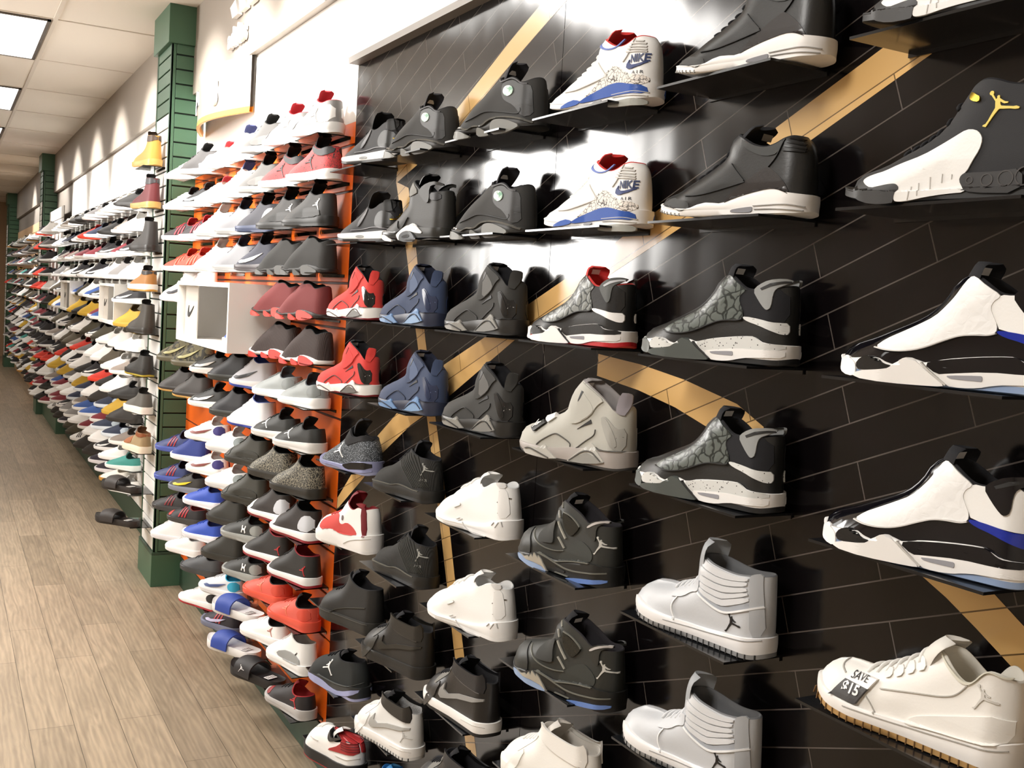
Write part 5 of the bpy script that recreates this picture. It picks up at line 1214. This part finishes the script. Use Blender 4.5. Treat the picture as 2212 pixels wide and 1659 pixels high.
def slide_parts(key, bed, strap, label, mark=None):
    if key in SLIDE_M: return SLIDE_M[key]
    n = 28; x = .0005+.298*(1-np.cos(np.linspace(0, np.pi, n+1)))/2
    y = (np.interp(x, PLAN_S, PLAN_W)+.002)*gq(x/.035)*gq(np.maximum(.299-x, 0)/.06)
    ring = [(x[i], y[i]) for i in range(n+1)]+[(x[i], -y[i]) for i in range(n-1, 0, -1)]; k = len(ring)
    V = []; rows = ((0, .94), (.004, 1), (.026, 1.0), (.034, .97), (.030, .86), (.026, .6), (.026, 0.02))
    for z, f in rows: V += [(.15+(a-.15)*(.5+.5*f if f < .5 else f*.3+.7), b*f, z+(.012*max(0, (a-.22)/.08)**2)) for a, b in ring]
    F = [(j*k+i, (j+1)*k+i, (j+1)*k+(i+1) % k, j*k+(i+1) % k) for j in range(len(rows)-1) for i in range(k)]
    F += [tuple(range(k)), tuple(reversed(range((len(rows)-1)*k, len(rows)*k)))]
    bedm = mesh_from('footbed', V, F, bed, True, 50)
    V = []; F = []; m = 14
    for o_ in (0, .005):
        for j in range(6):
            xx = .135+.095*j/5
            for i in range(m+1):
                t = math.pi*i/m; w = .047+o_; h = (.056-.010*abs(j-2.5)/2.5+o_)*(1 if o_ == 0 else 1)
                V.append((xx, math.cos(t)*w, .022+math.sin(t)**.8*h if 0 < i < m else .014))
    q = 6*(m+1)
    for j in range(5):
        for i in range(m):
            a = j*(m+1)+i; F += [(a, a+1, a+m+2, a+m+1), (q+a, q+a+m+1, q+a+m+2, q+a+1)]
    for i in range(m): F += [(i, q+i, q+i+1, i+1), (5*(m+1)+i, 5*(m+1)+i+1, q+5*(m+1)+i+1, q+5*(m+1)+i)]
    for j in range(5):
        for i in (0, m): F.append((j*(m+1)+i, (j+1)*(m+1)+i, q+(j+1)*(m+1)+i, q+j*(m+1)+i))
    out = [('footbed', bedm, None), ('strap', mesh_from('strap', V, F, strap, True, 50), None)]
    L = [(.055, -.02, .031), (.055, .022, .031), (.085, .022, .031), (.085, -.02, .031)]
    out.append(('size_sticker', mesh_from('size_sticker', L, [(0, 1, 2, 3)], wht_r), 'white size sticker'))
    b = MB()
    for r_ in range(3):
        for cc in range(4): b.box((.060+.007*r_, -.015+.009*cc, .0312), (.063+.007*r_, -.009+.009*cc, .0316), mat('#3a3a3a', .6))
    o_ = b.build('tmp_print'); me = o_.data; bpy.data.objects.remove(o_); out.append(('sticker_print', me, None))
    if mark is not None:
        tr = tessellate_polygon([[Vector((a, b_, 0)) for a, b_ in JUMP]])
        out.append(('strap_logo', mesh_from('strap_logo', [(.18-a*.03, .052*math.cos(.9), .052+b_*.02) if False else (.182-a*.034, .0535-(.012*max(0, b_+.2)), .043+b_*.026) for a, b_ in JUMP], [tuple(t) for t in tr]+[tuple(reversed(t)) for t in tr], mark), None))
    SLIDE_M[key] = out; return out
SH_CLEAR = shelf_mesh(clear_mat(), .27, .115, .003)
COL2 = [3.42, 3.73, 4.05, 4.37, 4.74, 5.12, 5.43]
ROW2 = [2.17-.1524*k for k in range(14)]
ORD = ['first', 'second', 'third', 'fourth', 'fifth', 'sixth', 'seventh', 'eighth', 'ninth', 'tenth', 'eleventh', 'twelfth', 'thirteenth', 'fourteenth', 'fifteenth', 'sixteenth']
RN = ['top', 'second', 'third', 'fourth', 'fifth', 'sixth', 'seventh', 'eighth', 'ninth', 'tenth', 'eleventh', 'twelfth', 'thirteenth', 'bottom']
BAY2 = ['gj gj dg wn wr bg wk', 're re dg wn wr bw wk', 'bj bj nk gf wf ar ar', 'hk hk kn gf wf rd rd', 'hr hr -- -- -- ws ws', 'hb hb -- -- -- -- --', 'gl gl wb bk bn cm cm',
        'jt jt wb2 bk bn gu gu', 'el el ol wb3 wp -- --', 'cw cw ol wb3 wp bv nb', 'br br ua kb bl by nb', 'co co ua kb bl rk gk', 'wg wj S1 gt dk wm wt', 'kr S2 S1 kp wkr -- --']
rng = random.Random(3)
blue_bed = mat('#27408c', .6); 
for r_, line in enumerate(BAY2):
    z = ROW2[r_]
    for c_, k in enumerate(line.split()):
        if k == '--': continue
        th = 13+2.2*c_+rng.uniform(-3, 3); y = COL2[c_]+rng.uniform(-.015, .015)
        where = '%s row, %s from the black panel' % (RN[r_], ORD[c_])
        if k in ('S1', 'S2'):
            if k == 'S1': ps = slide_parts('S1', blue_bed if False else mat('#f1f0ef', .5), mat('#2b459a', .6, 'mesh'), None)
            else: ps = slide_parts('S2', mat('#1d1b1b', .6), mat('#232021', .6), None, mat('#d6d4d2', .4))
            lb = ('white slide sandal with blue strap, ' if k == 'S1' else 'black slide sandal with white sticker, ')+where
            place_shoe(ps, 'slide_sandal', (XW-.06, y, z+.0008), math.radians(90+th+6), lb, 'sandal', 'slide sandals on clear shelves')
            words = lb
        else:
            dk, cw_, words = S2[k]
            ps = build_shoe('b2_'+k, D[dk], cw_, 20, 9)
            lb = words+', '+where
            if len(lb.replace(',', ' ').split()) > 16: lb = ' '.join(words.split()[:7])+', '+where
            place_shoe(ps, 'sneaker', (XW-.047, y, z+.0008), math.radians(90+th), lb, 'shoe', 'sneakers on the orange slat wall')
        s = link('clear_shelf', SH_CLEAR, None, (XW-.0006, y+.15, z))
        tag(s, 'clear acrylic shelf in the orange bay, '+where, 'shelf', 'clear shelves on the orange slat wall')
# ------------------------------------------------------------------ boots on the aisle face of the green pillar
BZ = []
BOOTS = [  # model, upper, sole, panels, z, words
 ('boot', gen('d09a3e', 'd8a85a', '3a2a1c', k='suede', collar='4a3626', laces=()), 2.27, 'wheat tan work boot with dark brown collar'),
 ('boot', gen('6e2c30', 'd2a862', '1e1a1a', collar='3c3a3c', laces=()), 2.045, 'burgundy leather boot with grey collar and tan sole'),
 ('boot', gen('2a2623', '2b2825', '171412', k='suede', laces=()), 1.815, 'black suede work boot'),
 ('chukka', gen('a8743a', 'f0ece4', '26221f', out='c8943e', collar='2e2a28', laces=()), 1.60, 'tan moc boot with white sole and black collar'),
 ('boot', gen('3a342c', '2f2a24', '1a1613', laces=()), 1.37, 'dark brown leather boot with black sole'),
 ('chukka', gen('2a2824', '2a2825', '151312', out='b09a2c', laces=()), 1.14, 'black leather boot with yellow line round its sole'),
 ('chukka', gen('5d5a54', 'f0ebe0', '2b2723', laces=()), .935, 'grey chelsea boot with white sole'),
 ('chukka', gen('a08a66', 'ece2cc', '6a4428', toe='9a5a2e', collar='8a4c26', laces=()), .72, 'tan and brown leather chukka with cream sole'),
]
for i, (dk, cw_, z, words) in enumerate(BOOTS):
    ps = build_shoe('boot%d' % i, D[dk], cw_, 22, 10)
    place_shoe(ps, 'boot', (1.04-.042, 5.975, z+.0008), math.radians(90+11), words+' on the green pillar face', 'boot', 'boots on the green pillar')
    s = link('clear_shelf', SH_CLEAR, None, (1.0425, 6.13, z)); tag(s, 'clear acrylic shelf under the '+' '.join(words.split()[:7])+' on the pillar', 'shelf', 'clear shelves on the green pillar')
ps = slide_parts('S3', mat('#2a2522', .6), mat('#2f2926', .6), None)
for z, rz, words in ((.50, 120, 'black thong sandal with white sticker on the pillar'), (.315, 128, 'black slide sandal lowest on the pillar face')):
    place_shoe(ps, 'slide_sandal', (1.04-.07, 6.0, z+.0008), math.radians(rz), words, 'sandal', 'sandals on the green pillar')
    s = link('clear_shelf', SH_CLEAR, None, (1.0425, 6.13, z)); tag(s, 'clear acrylic shelf under the '+words, 'shelf', 'clear shelves on the green pillar')

# ------------------------------------------------------------------ third bay: rows of small shoes behind the pillar
SIMPLE = {}
def g3(up, sole, lin_='1c1c1e', dk='run', **p):
    return dk, gen(up, sole, lin_, laces=(), **p)
S3 = {
 'black and white runner': g3('242226', 'eeecea', swoosh='f0efed'), 'all black runner': g3('252321', '2a2826'), 'white runner': g3('f2f0ee', 'f0eeec', 'd8d6d2'), 'white runner with black stripes': g3('f0eeec', 'eeecea', 'c9c7c4', stripes='232225'),
 'grey runner': g3('6d6a69', 'e6e4e2', '2a2829'), 'taupe runner': g3('8b7f76', 'ece8e4', '4a423d'), 'red runner': g3('cf3a2c', 'e8442f', '8a1a16'), 'mustard yellow mid-top': g3('c29c34', 'c9a23c', '5a431c', 'midg'),
 'navy runner with pale heel': g3('2a3248', 'd9dfe6', '191d2a', counter='b9c6d2'), 'dark olive mid-top': g3('474234', '3a362c', '221f19', 'midg'), 'grey camouflage high-top': g3('5d5548', '4a4438', '2b2620', 'midg'), 'burgundy low-top': g3('7c2a34', 'ece8e4', '3a1418'),
 'black mid-top with white swoosh': g3('232124', 'efedeb', '151417', 'midg', swoosh='f3f1ef'), 'white mid-top': g3('f3f1ef', 'efedeb', 'd2cfcb', 'midg'), 'blue and white runner': g3('3a5a9c', 'f0eeec', '1e2a48'), 'black suede mid-top': g3('2c2825', '2d2926', '1a1715', 'midg'),
 'grey and white mid-top': g3('8d8a89', 'f0eeec', '4a4848', 'midg', counter='e4e2df'), 'pink and black runner': g3('2b2530', 'e9e4e6', 'b04a6a'), 'teal runner': g3('3f8f86', 'e6ece9', '1e4a45'), 'cream low-top with tan sole': g3('efece4', 'c08a3c', 'cfc8bb'),
}
names = list(S3)
pref = [  # what the rows show from top to bottom
 ['black and white runner', 'all black runner', 'white runner', 'taupe runner', 'grey runner', 'white runner with black stripes'],
 ['black and white runner', 'navy runner with pale heel', 'red runner', 'white runner', 'taupe runner', 'all black runner'],
 ['white runner', 'black and white runner', 'taupe runner', 'black mid-top with white swoosh', 'burgundy low-top'],
 ['white runner', 'grey and white mid-top', 'all black runner', 'black mid-top with white swoosh', 'white mid-top'],
 ['dark olive mid-top', 'blue and white runner', 'white mid-top', 'black and white runner', 'grey camouflage high-top'],
 ['mustard yellow mid-top', 'blue and white runner', 'white mid-top', 'all black runner', 'burgundy low-top'],
 ['grey camouflage high-top', 'white mid-top', 'black and white runner', 'white runner', 'dark olive mid-top'],
 ['grey camouflage high-top', 'white mid-top', 'grey runner', 'red runner', 'taupe runner', 'white runner'],
 ['red runner', 'white mid-top', 'black suede mid-top', 'black mid-top with white swoosh', 'all black runner'],
 ['mustard yellow mid-top', 'white mid-top', 'navy runner with pale heel', 'black suede mid-top', 'grey runner'],
 ['taupe runner', 'grey runner', 'navy runner with pale heel', 'white runner', 'burgundy low-top', 'blue and white runner'],
 ['black and white runner', 'white mid-top', 'burgundy low-top', 'teal runner', 'white runner', 'grey and white mid-top'],
 ['white runner with black stripes', 'cream low-top with tan sole', 'dark olive mid-top', 'pink and black runner', 'white runner', 'black suede mid-top']]
r3 = random.Random(11)
SH3 = shelf_mesh(clear_mat(), .34, .115, .003)
COL3 = [7.05+.395*k for k in range(13)]
ROW3 = [2.12-.1524*k for k in range(13)]
cnt3 = {}
for r_ in range(13):
    for c_ in range(13):
        if r_ in (4, 5) and c_ in (1, 2, 8, 9): continue      # the white display boxes hang here
        k = pref[r_][(c_*7+r_*3+r3.randrange(2)) % len(pref[r_])]
        dk, cw_ = S3[k]
        ps = build_shoe('b3_'+k, D[dk], cw_, 14, 6, simple=True)
        y = COL3[c_]+r3.uniform(-.02, .02); z = ROW3[r_]
        where = '%s row, %s place beyond the green pillar' % (RN[r_] if r_ < 12 else 'bottom', ORD[c_])
        place_shoe(ps, 'sneaker', (XW-.05, y, z+.0008), math.radians(90+28+r3.uniform(-6, 8)), k+', '+where, 'shoe', 'small sneakers beyond the green pillar')
        s = link('clear_shelf', SH3, None, (XW-.0006, y+.15, z)); tag(s, 'clear acrylic shelf, '+where, 'shelf', 'clear shelves beyond the green pillar')

# ------------------------------------------------------------------ the far bays: too many to count, one object
def far_shoes():
    src = {}
    for k in names:
        dk, cw_ = S3[k]; src[k] = build_shoe('b3_'+k, D[dk], cw_, 14, 6, simple=True)
    V = []; F = []; MI = []; mats = []
    small = {}
    for k in names:
        dk, cw_ = S3[k]; L = Last(D[dk])
        bits = []
        bits.append((L.upper(9, 4), cw_['upper'])); bits.append((L.sole_band(L.zbot, L.ztop, 9, close_bottom=True, rows=1), cw_['sole'])); bits.append((L.lining(.05), cw_['lining']))
        small[k] = bits
    def put(k, loc, rz):
        c, s_ = math.cos(rz), math.sin(rz)
        for (vs, fs), m_ in small[k]:
            if m_ not in mats: mats.append(m_)
            mi = mats.index(m_); b = len(V)
            V.extend((loc[0]+c*x-s_*y, loc[1]+s_*x+c*y, loc[2]+z) for x, y, z in vs)
            F.extend(tuple(i+b for i in f) for f in fs); MI.extend([mi]*len(fs))
    rr = random.Random(5)
    dark_ = ['black and white runner', 'all black runner', 'black mid-top with white swoosh', 'red runner', 'white mid-top', 'burgundy low-top', 'black suede mid-top', 'grey runner']
    for r_ in range(13):
        for c_ in range(4): put(rr.choice(dark_), (1.12-.05, 12.36+.4*c_, 2.12-.1524*r_), math.radians(90+20+rr.uniform(-5, 8)))
    for r_ in range(13):
        for c_ in range(16): put(rr.choice(names), (XW-.05, 14.45+.40*c_, 2.12-.1524*r_), math.radians(90+25+rr.uniform(-6, 8)))
    me = bpy.data.meshes.new('distant_shoes'); me.from_pydata(V, [], F)
    for m_ in mats: me.materials.append(m_)
    me.polygons.foreach_set('material_index', MI); me.shade_smooth(); me.update()
    o = link('distant_shoes', me); tag(o, 'mass of small shoes on the far shelves beyond the second green pillar', 'shoes', kind='stuff')
far_shoes()
# ------------------------------------------------------------------ signs, display boxes and cards
sign_w = mat('#fbfaf8', .4); sign_k = mat('#1c1c1c', .5)
def wall_text(t, y_left, z, h, m, name, label=None, x=None, squeeze=1.0, bold=.02, depth=.02, parent=None, far=True):
    """raised lettering on the wall; it reads towards the camera (decreasing y)"""
    vs, fs = text_geo(t, 1.0, 0, bold); k = h/.7; x = (XW-.034) if x is None else x
    V = [(x-depth, y_left-a*k*squeeze, z+b*k) for a, b in vs]; n = len(V); V += [(x, p[1], p[2]) for p in V]
    cnt = {}
    for f in fs:
        for i in range(len(f)):
            e = (f[i], f[(i+1) % len(f)]); cnt[e] = 1
    F = [tuple(f) for f in fs]+[(a, b, b+n, a+n) for a, b in cnt if (b, a) not in cnt]
    o = link(name, mesh_from(name, V, F, m), parent)
    if label: tag(o, label, 'sign')
    return o
r = empty('brand_sign', (0, 0, 0)); tag(r, 'white raised adidas sign with three slanted bars on the grey header', 'sign')
wall_text('adidas', 5.06, 2.735, .085, sign_w, 'lettering', parent=r, squeeze=1.0)
for i, (a, h) in enumerate(((4.98, .075), (4.84, .125), (4.70, .175))):
    q = MB(); q.prism([(a, 2.86), (a-.10, 2.86), (a-.10+.05, 2.86+h), (a+.05, 2.86+h*.75)], 'x', XW-.055, XW-.034, sign_w); q.build('logo_bar', r)
wall_text('Reebok', 9.2, 2.80, .15, sign_w, 'brand_lettering', 'white raised Reebok lettering on the grey header', x=XW+.01, squeeze=1.0)
q = MB(); q.prism([(10.7-x*.7, 2.87+y_*.5) for x, y_ in SWOOSH], 'x', XW-.012, XW+.011, sign_w); tag(q.build('swoosh_sign'), 'white raised swoosh on the grey header beyond the Reebok lettering', 'sign')
# curved MENS board with silver face and orange lower edge
r = empty('hanging_board', (0, 0, 0)); tag(r, 'silver curved MENS board with orange lower edge beside the green pillar', 'sign')
n = 14; V = []; F = []; mi = []
for i in range(n+1):
    t = i/n; y = 5.72-1.0*t; x = 1.165-.10*math.sin(math.pi*t)
    V += [(x, y, 2.44), (x, y, 2.66), (x+.015, y, 2.66), (x+.015, y, 2.44), (x-.003, y, 2.415), (x+.012, y, 2.415)]
for i in range(n):
    a, b = 6*i, 6*(i+1)
    F += [(a, b, b+1, a+1), (a+1, b+1, b+2, a+2), (a+2, b+2, b+3, a+3), (a+4, b+4, b, a), (a+3, b+3, b+5, a+5), (a+5, b+5, b+4, a+4)]; mi += [0, 0, 0, 1, 1, 1]
me = mesh_from('board', V, F, mat('#a49d96', .3, 'plain', .5), True, 40); me.materials.append(mat('#f09a2a', .4)); me.polygons.foreach_set('material_index', mi); link('board', me, r)
wall_text("MEN'S", 5.42, 2.475, .11, sign_w, 'lettering', parent=r, x=1.085, squeeze=1.0, depth=.012)
# white display boxes
def box_display(y0, y1, z0, z1, d, name_label, shoe=None):
    r = empty('display_box', (0, 0, 0)); tag(r, name_label, 'display box', 'white display boxes')
    x0, x1, t = XW-d, XW-.001, .018
    q = MB()
    q.box((x0, y0, z0), (x1, y1, z0+t), white_p); q.box((x0, y0, z1-t), (x1, y1, z1), white_p); q.box((x0, y0, z0+t), (x1, y0+t, z1-t), white_p); q.box((x0, y1-t, z0+t), (x1, y1, z1-t), white_p); q.box((x1-.006, y0+t, z0+t), (x1, y1-t, z1-t), white_p)
    q.build('box', r)
    q = MB(); ya, yb = y1-.30*(y1-y0), y1-t-.01
    q.box((x0+.03, ya, z0+t), (x0+.034, yb, z1-t), mat('#c9c2b8', .5)); q.build('picture_panel', r)
    q = MB(); q.prism([((ya+yb)/2-x*.13, (z0+z1)/2+y_*.13) for x, y_ in SWOOSH], 'x', x0+.027, x0+.0302, sign_k); q.build('swoosh', r)
    return x0
box_display(4.03, 5.02, 1.40, 1.665, .24, 'white display box with swoosh picture holding a blue shoe in the orange bay')
ps = build_shoe('b2_display', D['midg'], gen('2448a8', 'f2f1ef', '1a2f78', swoosh='f3f2f0'), 20, 9)
place_shoe(ps, 'sneaker', (XW-.06, 4.12, 1.419), math.radians(90+18), 'royal blue mid-top with white swoosh inside the white display box', 'shoe')
box_display(7.35, 8.1, 1.36, 1.63, .2, 'white display box with swoosh picture just beyond the green pillar')
box_display(10.1, 10.9, 1.36, 1.63, .2, 'white display box with swoosh picture further along beyond the green pillar')
# cards on shoes
def card_on(ci_cw, gap, hy, z, th, pts, m, name, off):
    L = Last(D[CW[ci_cw][0]]); V, F = L.panel([(a/1000, b/1000) for a, b in pts], off=off, mirror=False)
    return mesh_from(name, V, F, m, True, 40)
def card(loc, rz, label):
    r = empty('price_card', loc, rz); tag(r, label, 'price card'); return r
Lw = Last(D['court_low'] if 'court_low' in D else D['low']); pt = D['low']['pts']
r = card((XW-.042, .787, ROW[4]+.0008), math.radians(95.8), 'white and grey SAVE $15 card on the toe of the white low-top')
for nm, pts, m_ in (('card_top', pt['tagw'], wht_r), ('card_panel', pt['tagb'], mat('#4b4a4a', .5))):
    V, F = Lw.panel([(a/1000, b/1000) for a, b in pts], off=.006, mirror=False); link(nm, mesh_from(nm, V, F, m_), r)
V, F = Lw.text('SAVE', (.226, .057), .0085, slope=.06, off=.0072, squeeze=1.05); link('lettering', mesh_from('lettering', V, F, sign_k), r)
V, F = Lw.text('$15', (.231, .040), .0125, slope=.0, off=.0072, squeeze=1.0, bold=.03); link('lettering', mesh_from('lettering', V, F, wht_r), r)
Lt = Last(D['tf']); pt = D['tf']['pts']
r = card((XW-.042, 1.631, ROW[3]+.0008), math.radians(103), 'small white and black card on the toe of the pale grey high-top')
for nm, pts, m_ in (('card_top', pt['tag'], wht_r), ('card_label', pt['tag2'], sign_k)):
    V, F = Lt.panel([(a/1000, b/1000) for a, b in pts], off=.007, mirror=False); link(nm, mesh_from(nm, V, F, m_), r)
V, F = Lt.text('Jor', (.243, .060), .009, slope=.25, off=.0082, bold=.04); link('lettering', mesh_from('lettering', V, F, wht_r), r)
